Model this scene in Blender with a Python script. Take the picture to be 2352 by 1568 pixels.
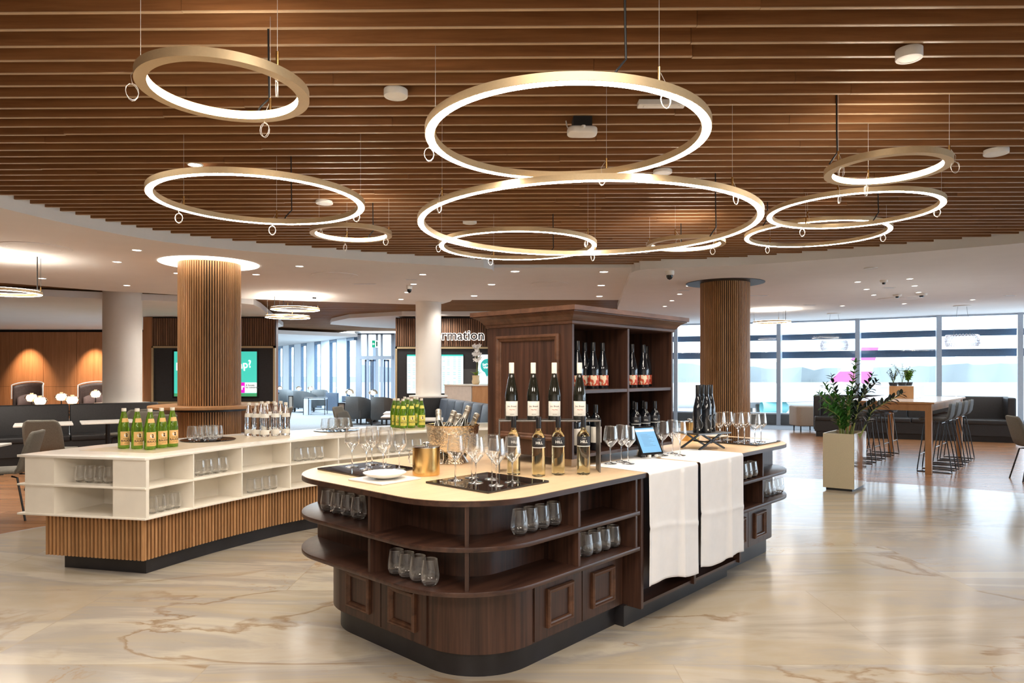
import bpy, bmesh, math, random
from mathutils import Vector, Matrix
random.seed(7)
for o in list(bpy.data.objects):
    bpy.data.objects.remove(o)
S = bpy.context.scene
COL = S.collection
PI = math.pi
sin, cos = math.sin, math.cos
# ------------------------------------------------------------------ camera, world, exposure
F, CX, HY, EYE = 1568.0, 1176.0, 855.0, 1.45
cd = bpy.data.cameras.new('camera')
cd.sensor_width = 36.0
cd.lens = 36.0 * F / 2352
cd.shift_y = (HY - 784) / 2352
cd.clip_end = 3000
cam = bpy.data.objects.new('camera', cd)
COL.objects.link(cam)
cam.location = (0, 0, EYE)
cam.rotation_euler = (PI / 2, 0, 0)
S.camera = cam
S.view_settings.view_transform = 'Standard'
S.view_settings.look = 'None'
S.view_settings.exposure = 1.0
S.view_settings.gamma = 1.0
S.view_settings.use_curve_mapping = False
try:
    S.cycles.transparent_max_bounces = 40
    S.cycles.max_bounces = 12
    S.cycles.transmission_bounces = 14
except Exception:
    pass
W = bpy.data.worlds.new('overcast_sky')
S.world = W
W.use_nodes = True
bg = W.node_tree.nodes['Background']
bg.inputs[0].default_value = (0.74, 0.88, 1.0, 1)
bg.inputs[1].default_value = 2.6

def area(name, loc, size, power, col=(1, .86, .68), rot=(0, 0, 0), sy=None, spread=PI):
    l = bpy.data.lights.new(name, 'AREA')
    l.energy = power
    l.color = col
    l.size = size
    if sy:
        l.shape = 'RECTANGLE'
        l.size_y = sy
    l.spread = spread
    o = bpy.data.objects.new(name, l)
    o.location = loc
    o.rotation_euler = rot
    COL.objects.link(o)
    return o

def spot(name, loc, power, angle=80, blend=.6, col=(1, .85, .66), tgt=None, rad=.05):
    l = bpy.data.lights.new(name, 'SPOT')
    l.energy = power
    l.color = col
    l.spot_size = math.radians(angle)
    l.spot_blend = blend
    l.shadow_soft_size = rad
    o = bpy.data.objects.new(name, l)
    o.location = loc
    if tgt:
        o.rotation_euler = (Vector(tgt) - Vector(loc)).to_track_quat('-Z', 'Y').to_euler()
    COL.objects.link(o)
    return o

WARM = (1, .91, .80)
# added fill lights under the wood ceiling, behind the camera and under the soffits
area('added_ceiling_fill', (-1.5, -1.2, 2.9), 1.6, 70, WARM)  # added fill for the faces turned towards the camera
area('added_ceiling_fill', (2.2, -1.2, 2.9), 1.6, 62, WARM)
area('added_ceiling_fill', (0.3, 1.2, 2.93), 1.6, 32, WARM)
for x, y, p in ((-8, 8, 62), (-6.4, 13.2, 55), (-9, 17.3, 280), (-12.5, 14, 170), (-12, 18.6, 280), (-2.6, 11.4, 36), (6.5, 10.2, 34), (9.5, 13.5, 36), (-.5, 12.4, 26), (-2.6, 15.6, 34), (4.4, 12.5, 26), (-5.6, 7.2, 40)):
    for dx, dy in ((-.8, -.5), (.8, -.3), (-.6, .9), (.9, 1.0)):
        spot('added_soffit_fill', (x + dx, y + dy, 2.835), p, 158, .8, (1, .95, .87), None, .13)  # added spots brightening the interior, apart from the modelled downlights
for x, y, p in ((-5.2, 19.5, 90), (-8.5, 26, 160), (-7.0, 22.6, 110)):
    area('added_far_fill', (x, y, 2.72), 1.8, p, (.72, .88, 1.0))  # bluish fill added to brighten the far lounge
for x, y in ((-3.1, 6.2), (-1.2, 7.4), (-2.2, 4.6), (1.2, 4.2), (2.6, 5.4), (-.6, 3.2), (4.4, 7.4), (.2, 5.6), (-3.9, 3.6), (-3.0, 2.6), (-2.0, 3.4), (-4.0, 5.0)):
    spot('slat_ceiling_fill_spot', (x, y, 2.94), 20, 120, .9, WARM, None, .10)  # ceiling spots without fittings, several added to lighten the cream counter

# ------------------------------------------------------------------ helpers
def at(px, py, z):
    Y = (EYE - z) * F / (py - HY)
    return Vector(((px - CX) * Y / F, Y, z))

def atY(px, Y, z=0.0):
    return Vector(((px - CX) * Y / F, Y, z))

class M:
    def __init__(s):
        s.v = []
        s.f = []
    def add(s, vs, fs):
        n = len(s.v)
        s.v += [tuple(p) for p in vs]
        s.f += [tuple(i + n for i in q) for q in fs]
        return s
    def box(s, x0, y0, z0, x1, y1, z1):
        vs = [(x0, y0, z0), (x1, y0, z0), (x1, y1, z0), (x0, y1, z0), (x0, y0, z1), (x1, y0, z1), (x1, y1, z1), (x0, y1, z1)]
        return s.add(vs, [(0, 3, 2, 1), (4, 5, 6, 7), (0, 1, 5, 4), (1, 2, 6, 5), (2, 3, 7, 6), (3, 0, 4, 7)])
    def obox(s, c, h, rz=0.0, mat=None):
        R = mat or Matrix.Rotation(rz, 3, 'Z')
        c = Vector(c)
        vs = [c + R @ Vector((sx * h[0], sy * h[1], sz * h[2])) for sz in (-1, 1) for sx, sy in ((-1, -1), (1, -1), (1, 1), (-1, 1))]
        return s.add(vs, [(0, 3, 2, 1), (4, 5, 6, 7), (0, 1, 5, 4), (1, 2, 6, 5), (2, 3, 7, 6), (3, 0, 4, 7)])
    def prism(s, pts, z0, z1):
        n = len(pts)
        vs = [(p[0], p[1], z0) for p in pts] + [(p[0], p[1], z1) for p in pts]
        fs = [tuple(reversed(range(n))), tuple(range(n, 2 * n))]
        fs += [(i, (i + 1) % n, n + (i + 1) % n, n + i) for i in range(n)]
        return s.add(vs, fs)
    def loft(s, rings, cap=True):
        n = len(rings[0])
        vs = [p for r in rings for p in r]
        fs = []
        for k in range(len(rings) - 1):
            for i in range(n):
                j = (i + 1) % n
                fs.append((k * n + i, k * n + j, (k + 1) * n + j, (k + 1) * n + i))
        if cap:
            fs += [tuple(reversed(range(n))), tuple(range((len(rings) - 1) * n, len(rings) * n))]
        return s.add(vs, fs)
    def grid(s, rows):
        n = len(rows[0])
        vs = [p for r in rows for p in r]
        fs = [(k * n + i, k * n + i + 1, (k + 1) * n + i + 1, (k + 1) * n + i) for k in range(len(rows) - 1) for i in range(n - 1)]
        return s.add(vs, fs)
    def lathe(s, prof, seg=24, c=(0, 0, 0), a0=0.0, a1=None, closed=False):
        full = a1 is None
        a1 = 2 * PI if full else a1
        na = seg if full else seg + 1
        vs = []
        for r, z in prof:
            for i in range(na):
                a = a0 + (a1 - a0) * i / seg
                vs.append((c[0] + r * cos(a), c[1] + r * sin(a), c[2] + z))
        fs = []
        m = len(prof)
        for k in range(m if closed else m - 1):
            for i in range(seg):
                j = (i + 1) % na
                k2 = (k + 1) % m
                fs.append((k * na + i, k * na + j, k2 * na + j, k2 * na + i))
        return s.add(vs, fs)
    def cyl(s, c, r, z0, z1, seg=20, r2=None):
        return s.lathe([(0, z0), (r, z0), (r if r2 is None else r2, z1), (0, z1)], seg, (c[0], c[1], 0))
    def tube(s, path, r, seg=8, closed=False, radii=None):
        P = [Vector(p) for p in path]
        n = len(P)
        rings = []
        nrm = None
        for i in range(n):
            if closed:
                t = P[(i + 1) % n] - P[i - 1]
            else:
                t = P[min(i + 1, n - 1)] - P[max(i - 1, 0)]
            t.normalize()
            if nrm is None:
                nrm = t.orthogonal().normalized()
            else:
                nrm = (nrm - t * nrm.dot(t))
                if nrm.length < 1e-6:
                    nrm = t.orthogonal()
                nrm.normalize()
            b = t.cross(nrm)
            rr = radii[i] if radii else r
            rings.append([P[i] + (nrm * cos(2 * PI * k / seg) + b * sin(2 * PI * k / seg)) * rr for k in range(seg)])
        if closed:
            rings.append(rings[0])
        return s.loft(rings, cap=not closed)
    def bar(s, p0, p1, w, h=None):
        p0, p1 = Vector(p0), Vector(p1)
        t = p1 - p0
        L = t.length
        q = t.to_track_quat('X', 'Z').to_matrix()
        return s.obox((p0 + p1) / 2, (L / 2, w / 2, (h or w) / 2), mat=q)
    def xf(s, mat):
        s.v = [tuple(mat @ Vector(p)) for p in s.v]
        return s
    def build(s, name, mat, parent=None, smooth=False, bevel=0, loc=None, rz=0, seg=2, solid=0):
        me = bpy.data.meshes.new(name)
        bm = bmesh.new()
        vv = [bm.verts.new(p) for p in s.v]
        for q in s.f:
            try:
                bm.faces.new([vv[i] for i in q])
            except ValueError:
                pass
        bmesh.ops.remove_doubles(bm, verts=bm.verts, dist=1e-5)
        bmesh.ops.recalc_face_normals(bm, faces=bm.faces)
        if bevel:
            ed = [e for e in bm.edges if len(e.link_faces) == 2 and e.calc_face_angle(0) > .6]
            bmesh.ops.bevel(bm, geom=ed, offset=bevel, segments=seg, affect='EDGES', profile=.5, clamp_overlap=True)
        bm.to_mesh(me)
        bm.free()
        if smooth:
            me.polygons.foreach_set('use_smooth', [True] * len(me.polygons))
            try:
                me.set_sharp_from_angle(angle=math.radians(40))
            except Exception:
                pass
        me.materials.append(mat)
        o = bpy.data.objects.new(name, me)
        COL.objects.link(o)
        if parent:
            o.parent = parent
        if loc is not None:
            o.location = loc
        if rz:
            o.rotation_euler = (0, 0, rz)
        if solid:
            md = o.modifiers.new('thickness', 'SOLIDIFY')
            md.thickness = solid
        return o

def thing(name, label, cat, loc=(0, 0, 0), rz=0.0, group=None):
    o = bpy.data.objects.new(name, None)
    o.empty_display_size = .1
    COL.objects.link(o)
    o.location = loc
    o.rotation_euler = (0, 0, rz)
    return tag(o, label, cat, group)

def tag(o, label, cat, group=None, kind=None):
    o['label'] = label
    o['category'] = cat
    if group:
        o['group'] = group
    if kind:
        o['kind'] = kind
    return o

def struct(o):
    o['kind'] = 'structure'
    return o

KIDS = {}
def dup(root, loc, rz=0.0, label=None, group=None, rot=None):
    def cp(o, par):
        c = o.copy()
        COL.objects.link(c)
        if par:
            c.parent = par
        for ch in list(o.children):
            cp(ch, c)
        return c
    r = cp(root, None)
    r.location = loc
    r.rotation_euler = rot if rot else (0, 0, rz)
    if label:
        r['label'] = label
    if group:
        r['group'] = group
    return r

class Proto:
    """first placement moves the built thing, later ones copy it"""
    def __init__(s, root):
        s.root = root
        s.used = False
    def put(s, loc, rz=0.0, label=None, group=None, rot=None):
        if s.used:
            return dup(s.root, loc, rz, label, group, rot)
        s.used = True
        r = s.root
        r.location = loc
        r.rotation_euler = rot if rot else (0, 0, rz)
        if label:
            r['label'] = label
        if group:
            r['group'] = group
        return r

def txt(s, size, bold=0.0, depth=.002, align='CENTER', bend=None):
    cu = bpy.data.curves.new('lettering', 'FONT')
    cu.body = s
    cu.size = size
    cu.align_x = align
    cu.offset = bold
    cu.extrude = depth
    cu.resolution_u = 3
    o = bpy.data.objects.new('lettering', cu)
    COL.objects.link(o)
    bpy.context.view_layer.update()
    me = bpy.data.meshes.new_from_object(o.evaluated_get(bpy.context.evaluated_depsgraph_get()))
    m = M()
    vs = []
    for v in me.vertices:
        x, y, z = v.co
        if bend:
            a = -PI / 2 + x / bend
            vs.append(((bend + z) * cos(a), (bend + z) * sin(a), y))
        else:
            vs.append((x, -z, y))
    m.add(vs, [tuple(p.vertices) for p in me.polygons])
    bpy.data.objects.remove(o)
    bpy.data.meshes.remove(me)
    bpy.data.curves.remove(cu)
    return m

def rrect(x0, x1, y0, y1, r=(0, 0, 0, 0), seg=14):
    """corner radii in the order x0y0, x1y0, x1y1, x0y1"""
    pts = []
    for (cx, cy, a, rr, sx, sy) in ((x0, y0, PI, r[0], 1, 1), (x1, y0, 1.5 * PI, r[1], -1, 1), (x1, y1, 0, r[2], -1, -1), (x0, y1, .5 * PI, r[3], 1, -1)):
        if rr <= 0:
            pts.append((cx, cy))
        else:
            for i in range(seg + 1):
                t = a + i / seg * PI / 2
                pts.append((cx + sx * rr + rr * cos(t), cy + sy * rr + rr * sin(t)))
    return pts

def smoothpath(P, n):
    """Catmull-Rom through P, n samples evenly spaced by length"""
    P = [Vector(p) for p in P]
    Q = [2 * P[0] - P[1]] + P + [2 * P[-1] - P[-2]]
    out = []
    for i in range(1, len(Q) - 2):
        for k in range(24):
            t = k / 24
            a, b, c, d = Q[i - 1], Q[i], Q[i + 1], Q[i + 2]
            out.append(.5 * ((2 * b) + (c - a) * t + (2 * a - 5 * b + 4 * c - d) * t * t + (3 * b - a - 3 * c + d) * t ** 3))
    out.append(P[-1])
    L = [0]
    for i in range(1, len(out)):
        L.append(L[-1] + (out[i] - out[i - 1]).length)
    res = []
    j = 0
    for k in range(n):
        s = L[-1] * k / (n - 1)
        while j < len(L) - 2 and L[j + 1] < s:
            j += 1
        t = (s - L[j]) / max(1e-9, L[j + 1] - L[j])
        res.append(out[j].lerp(out[j + 1], t))
    return res

# ------------------------------------------------------------------ materials
def mat(name):
    m = bpy.data.materials.new(name)
    m.use_nodes = True
    nt = m.node_tree
    b = nt.nodes['Principled BSDF']
    return m, nt, b

def plain(name, col, rough=.5, metal=0.0, spec=.5, noise=0.0, nscale=30, coat=0.0, bump=0.0):
    m, nt, b = mat(name)
    b.inputs['Base Color'].default_value = (*col, 1)
    b.inputs['Roughness'].default_value = rough
    b.inputs['Metallic'].default_value = metal
    b.inputs['Specular IOR Level'].default_value = spec
    b.inputs['Coat Weight'].default_value = coat
    tc = nt.nodes.new('ShaderNodeTexCoord')
    n = nt.nodes.new('ShaderNodeTexNoise')
    n.inputs['Scale'].default_value = nscale
    n.inputs['Detail'].default_value = 4
    nt.links.new(tc.outputs['Object'], n.inputs['Vector'])
    if noise:
        r = nt.nodes.new('ShaderNodeValToRGB')
        r.color_ramp.elements[0].position = .3
        r.color_ramp.elements[1].position = .7
        r.color_ramp.elements[0].color = (*[c * (1 - noise) for c in col], 1)
        r.color_ramp.elements[1].color = (*[min(1, c * (1 + noise)) for c in col], 1)
        nt.links.new(n.outputs['Fac'], r.inputs[0])
        nt.links.new(r.outputs[0], b.inputs['Base Color'])
    if bump:
        bp = nt.nodes.new('ShaderNodeBump')
        bp.inputs['Strength'].default_value = bump
        bp.inputs['Distance'].default_value = .01
        nt.links.new(n.outputs['Fac'], bp.inputs['Height'])
        nt.links.new(bp.outputs[0], b.inputs['Normal'])
    return m

def emit(name, col, st):
    m, nt, b = mat(name)
    b.inputs['Base Color'].default_value = (*col, 1)
    b.inputs['Emission Color'].default_value = (*col, 1)
    b.inputs['Emission Strength'].default_value = st
    return m

def wood(name, c1, c2, stretch=(30, 30, 1.6), rough=.45, island=0.0, coat=0.0, dist=2.0, spec=.4):
    m, nt, b = mat(name)
    N = nt.nodes.new
    L = nt.links.new
    tc = N('ShaderNodeTexCoord')
    mp = N('ShaderNodeMapping')
    mp.inputs['Scale'].default_value = stretch
    L(tc.outputs['Object'], mp.inputs[0])
    n = N('ShaderNodeTexNoise')
    n.inputs['Scale'].default_value = 1.0
    n.inputs['Detail'].default_value = 8
    n.inputs['Roughness'].default_value = .65
    n.inputs['Distortion'].default_value = dist * .2
    r = N('ShaderNodeValToRGB')
    r.color_ramp.elements[0].position = .3
    r.color_ramp.elements[1].position = .72
    r.color_ramp.elements[0].color = (*c1, 1)
    r.color_ramp.elements[1].color = (*c2, 1)
    if island:
        g = N('ShaderNodeNewGeometry')
        ad = N('ShaderNodeVectorMath')
        ad.operation = 'ADD'
        cb = N('ShaderNodeCombineXYZ')
        mu = N('ShaderNodeMath')
        mu.operation = 'MULTIPLY'
        mu.inputs[1].default_value = 50
        L(g.outputs['Random Per Island'], mu.inputs[0])
        for i in range(3):
            L(mu.outputs[0], cb.inputs[i])
        L(mp.outputs[0], ad.inputs[0])
        L(cb.outputs[0], ad.inputs[1])
        L(ad.outputs[0], n.inputs['Vector'])
        hs = N('ShaderNodeHueSaturation')
        mr = N('ShaderNodeMapRange')
        mr.inputs[3].default_value = 1 - island
        mr.inputs[4].default_value = 1 + island
        L(g.outputs['Random Per Island'], mr.inputs[0])
        L(mr.outputs[0], hs.inputs['Value'])
        L(r.outputs[0], hs.inputs['Color'])
        L(hs.outputs[0], b.inputs['Base Color'])
    else:
        L(mp.outputs[0], n.inputs['Vector'])
        L(r.outputs[0], b.inputs['Base Color'])
    L(n.outputs['Fac'], r.inputs[0])
    b.inputs['Roughness'].default_value = rough
    b.inputs['Coat Weight'].default_value = coat
    b.inputs['Coat Roughness'].default_value = .15
    b.inputs['Specular IOR Level'].default_value = spec
    bp = N('ShaderNodeBump')
    bp.inputs['Strength'].default_value = .08
    bp.inputs['Distance'].default_value = .004
    L(n.outputs['Fac'], bp.inputs['Height'])
    L(bp.outputs[0], b.inputs['Normal'])
    return m

def thin_glass(name, tint=(1, 1, 1), edge=.55, power=2.5, base=.045, rough=.0, edgecol=(1, 1, 1), painted_glint=0.0):
    m = bpy.data.materials.new(name)
    m.use_nodes = True
    nt = m.node_tree
    nt.nodes.clear()
    N = nt.nodes.new
    L = nt.links.new
    out = N('ShaderNodeOutputMaterial')
    mix = N('ShaderNodeMixShader')
    tr = N('ShaderNodeBsdfTransparent')
    tr.inputs[0].default_value = (*tint, 1)
    gl = N('ShaderNodeBsdfGlossy')
    gl.inputs['Roughness'].default_value = rough
    gl.inputs['Color'].default_value = (*edgecol, 1)
    lw = N('ShaderNodeLayerWeight')
    lw.inputs['Blend'].default_value = .5
    pw = N('ShaderNodeMath')
    pw.operation = 'POWER'
    pw.inputs[1].default_value = power
    L(lw.outputs['Facing'], pw.inputs[0])
    mr = N('ShaderNodeMapRange')
    mr.inputs[3].default_value = base
    mr.inputs[4].default_value = edge
    L(pw.outputs[0], mr.inputs[0])
    L(mr.outputs[0], mix.inputs[0])
    L(tr.outputs[0], mix.inputs[1])
    if painted_glint:  # white diffuse mixed in to stand for highlights on the glass
        df = N('ShaderNodeBsdfDiffuse')
        df.inputs['Color'].default_value = (.9, .9, .88, 1)
        hm = N('ShaderNodeMixShader')
        hm.inputs[0].default_value = painted_glint
        L(gl.outputs[0], hm.inputs[1])
        L(df.outputs[0], hm.inputs[2])
        L(hm.outputs[0], mix.inputs[2])
    else:
        L(gl.outputs[0], mix.inputs[2])
    L(mix.outputs[0], out.inputs[0])
    return m

def liquid(name, col, ior=1.36, trans=1.0, rough=.02):
    m, nt, b = mat(name)
    b.inputs['Base Color'].default_value = (*col, 1)
    b.inputs['Transmission Weight'].default_value = trans
    b.inputs['IOR'].default_value = ior
    b.inputs['Roughness'].default_value = rough
    return m

MAT = {}
MAT['dark'] = wood('dark_walnut', (.018, .008, .006), (.098, .043, .026), (34, 34, 1.1), .38, spec=.45)
MAT['darkplank'] = wood('dark_walnut_plank', (.020, .009, .007), (.085, .038, .024), (2.0, 26, 26), .32, spec=.5)
MAT['crown'] = wood('walnut_moulding', (.055, .023, .012), (.155, .070, .038), (3, 18, 18), .38)
MAT['toplight'] = wood('pale_oak_top', (.62, .43, .255), (.71, .51, .32), (1.2, 16, 16), .34, spec=.45)
MAT['plinth'] = plain('black_plinth', (.018, .016, .018), .35, noise=.3, nscale=6)
MAT['white'] = plain('cream_laminate', (.87, .81, .71), .35, noise=.03, nscale=8)
MAT['whitetop'] = plain('cream_counter_top', (.86, .81, .73), .25, noise=.02, nscale=5)
MAT['inlay'] = wood('beige_oak_inlay', (.66, .54, .38), (.74, .62, .46), (14, 1.5, 14), .3)
MAT['slat'] = wood('oak_slat', (.32, .155, .062), (.55, .30, .135), (20, 20, 2), .42, island=.16)
MAT['ceilslat'] = wood('ceiling_slat_oak', (.205, .084, .029), (.38, .168, .064), (1.6, 30, 30), .45, island=.10)
MAT['black'] = plain('black_backing', (.012, .011, .011), .7, noise=.2)
MAT['soffit'] = plain('matt_white_plaster', (.86, .84, .82), .85, noise=.015, nscale=3)
MAT['column'] = plain('painted_column', (.80, .76, .70), .6, noise=.02, nscale=4)
MAT['wallwood'] = wood('wall_veneer', (.30, .125, .05), (.46, .21, .095), (14, 14, .8), .45)
MAT['slatsheen'] = wood('slat_sheen_paint', (.40, .26, .15), (.52, .36, .22), (1.6, 30, 30), .35)  # window reflections on the slat undersides, put into a paler colour
MAT['kioskslat'] = wood('walnut_slat', (.115, .055, .030), (.26, .13, .072), (20, 20, 2), .5, island=.2)
MAT['gold'] = plain('champagne_gold', (.66, .50, .30), .46, .55, noise=.03, nscale=90)
MAT['goldframe'] = plain('pale_gold_frame', (.66, .53, .33), .4, .7, noise=.03)
MAT['brass'] = plain('brass', (.80, .52, .20), .22, 1.0, noise=.05, nscale=40)
MAT['strip'] = emit('led_strip', (1, .92, .80), 26)
MAT['cable'] = plain('black_cable', (.012, .012, .012), .5, noise=.1)
MAT['wire'] = plain('clear_wire', (.72, .70, .66), .35, .3, noise=.05)
MAT['steel'] = plain('dark_steel', (.20, .19, .18), .35, .9, noise=.1, nscale=60)
MAT['chrome'] = plain('polished_steel', (.78, .77, .75), .12, 1.0, noise=.03)
MAT['glass'] = liquid('drinking_glass', (1, 1, 1), 1.45, 1.0, 0.0)
MAT['bowlglass'] = thin_glass('wine_glass_bowl', (.945, .945, .94), 1.0, 1.5, .07, .015, painted_glint=.12)
MAT['thin'] = thin_glass('tumbler_glass', (.965, .965, .96), 1.0, 1.8, .085, .03, painted_glint=.2)
MAT['pane'] = thin_glass('window_pane', (.97, .985, 1), .5, 4.0, .03)
MAT['stem'] = MAT['glass']
MAT['mirrorblack'] = plain('black_glass_tray', (.010, .009, .010), .03, noise=.1, spec=.8)
MAT['bottle'] = plain('dark_bottle_glass', (.012, .012, .008), .06, noise=.2, spec=.7, coat=.5)
MAT['bottleb'] = plain('black_bottle_glass', (.008, .010, .014), .07, noise=.2, spec=.7, coat=.5)
MAT['cap_dark'] = plain('black_capsule', (.014, .013, .014), .3, noise=.2)
MAT['cap_white'] = plain('white_capsule', (.82, .76, .66), .4, noise=.05, nscale=60)
MAT['cap_silver'] = plain('silver_foil', (.46, .42, .36), .36, .8, noise=.12, nscale=70, bump=.3)
MAT['label_white'] = plain('white_paper_label', (.84, .80, .72), .6, noise=.02, nscale=50)
MAT['label_orange'] = plain('orange_paper_label', (.80, .48, .17), .55, noise=.04, nscale=50)
MAT['label_yellow'] = plain('yellow_paper_label', (.83, .72, .13), .55, noise=.04, nscale=50)
MAT['label_black'] = plain('black_paper_label', (.018, .018, .022), .5, noise=.1)
MAT['ink'] = plain('dark_print', (.03, .018, .015), .6, noise=.1)
MAT['inkwhite'] = plain('white_print', (.85, .84, .80), .6, noise=.02)
MAT['inkred'] = plain('red_print', (.55, .07, .04), .6, noise=.1)
MAT['wine'] = liquid('white_wine', (.96, .90, .60), 1.35)
MAT['water'] = liquid('mineral_water', (.97, .985, 1.0), 1.34)
MAT['juice'] = liquid('green_juice_bottle', (.24, .44, .035), 1.36, .72, .05)
MAT['juice'].node_tree.nodes['Principled BSDF'].inputs['Specular IOR Level'].default_value = .6
MAT['cloth'] = plain('white_linen', (.88, .865, .87), .85, noise=.02, nscale=14, bump=.05)
MAT['porcelain'] = plain('porcelain', (.86, .83, .77), .15, noise=.01)
MAT['fabric_dark'] = plain('charcoal_leather', (.019, .018, .019), .5, noise=.2, nscale=40)
MAT['fabric_grey'] = plain('olive_grey_fabric', (.17, .155, .125), .85, noise=.18, nscale=120)
MAT['fabric_taupe'] = plain('taupe_fabric', (.40, .33, .27), .85, noise=.1, nscale=80)
MAT['fabric_brown'] = plain('brown_leather', (.075, .045, .036), .45, noise=.2, nscale=20)
MAT['fabric_mauve'] = plain('mauve_fabric', (.19, .125, .11), .8, noise=.15, nscale=60)
MAT['fabric_blue'] = plain('slate_blue_leather', (.085, .115, .165), .42, noise=.15, nscale=30)
MAT['fabric_slate'] = plain('slate_grey_fabric', (.115, .125, .13), .8, noise=.15, nscale=80)
MAT['leg'] = plain('black_powder_coat', (.010, .010, .011), .35, noise=.1)
MAT['tablewhite'] = plain('white_table_top', (.82, .79, .74), .3, noise=.02)
MAT['tablewood'] = wood('bar_table_oak', (.42, .20, .075), (.58, .31, .14), (8, 8, 2), .38)
MAT['planter'] = plain('champagne_planter', (.60, .52, .36), .32, .35, noise=.06, nscale=150)
MAT['mirror'] = plain('polished_planter_side', (.80, .77, .72), .07, 1.0, noise=.02, nscale=4, bump=.12)
MAT['soil'] = plain('bark_mulch', (.20, .085, .035), .95, noise=.5, nscale=60, bump=.8)
MAT['leaf'] = plain('glossy_green_leaf', (.045, .17, .028), .32, noise=.35, nscale=12)
MAT['leafdark'] = plain('deep_green_leaf', (.012, .024, .018), .28, noise=.3, nscale=12)
MAT['leaflime'] = plain('lime_green_leaf', (.20, .36, .05), .45, noise=.3, nscale=20)
MAT['stalk'] = plain('green_stalk', (.22, .26, .07), .5, noise=.2)
MAT['petal'] = plain('white_petal', (.88, .84, .80), .55, noise=.03)
MAT['alu'] = plain('pale_aluminium', (.50, .58, .68), .4, .3, noise=.04)
MAT['alulight'] = plain('pale_blue_panel', (.70, .80, .88), .5, noise=.03, nscale=4)
MAT['louvre'] = plain('grey_blue_louvre', (.10, .17, .26), .4, .4, noise=.08)
MAT['panel'] = plain('anthracite_panel', (.022, .022, .026), .5, noise=.15, nscale=30)
MAT['hammer'] = plain('hammered_metal', (.82, .72, .57), .10, 1.0, noise=.06, nscale=60, bump=.8)
MAT['lampglass'] = emit('lit_lamp_glass', (1, .78, .50), 6)
MAT['smoke'] = thin_glass('smoked_glass', (.75, .60, .46), .7, 2, .08)
MAT['downlight'] = emit('lit_downlight', (1, .93, .82), 9)
MAT['recess'] = emit('lit_recess', (1, .93, .82), 3.2)
MAT['plastic'] = plain('white_plastic', (.80, .78, .74), .4, noise=.02)
MAT['rubber'] = plain('dark_lens', (.015, .015, .017), .15, noise=.1)

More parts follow.
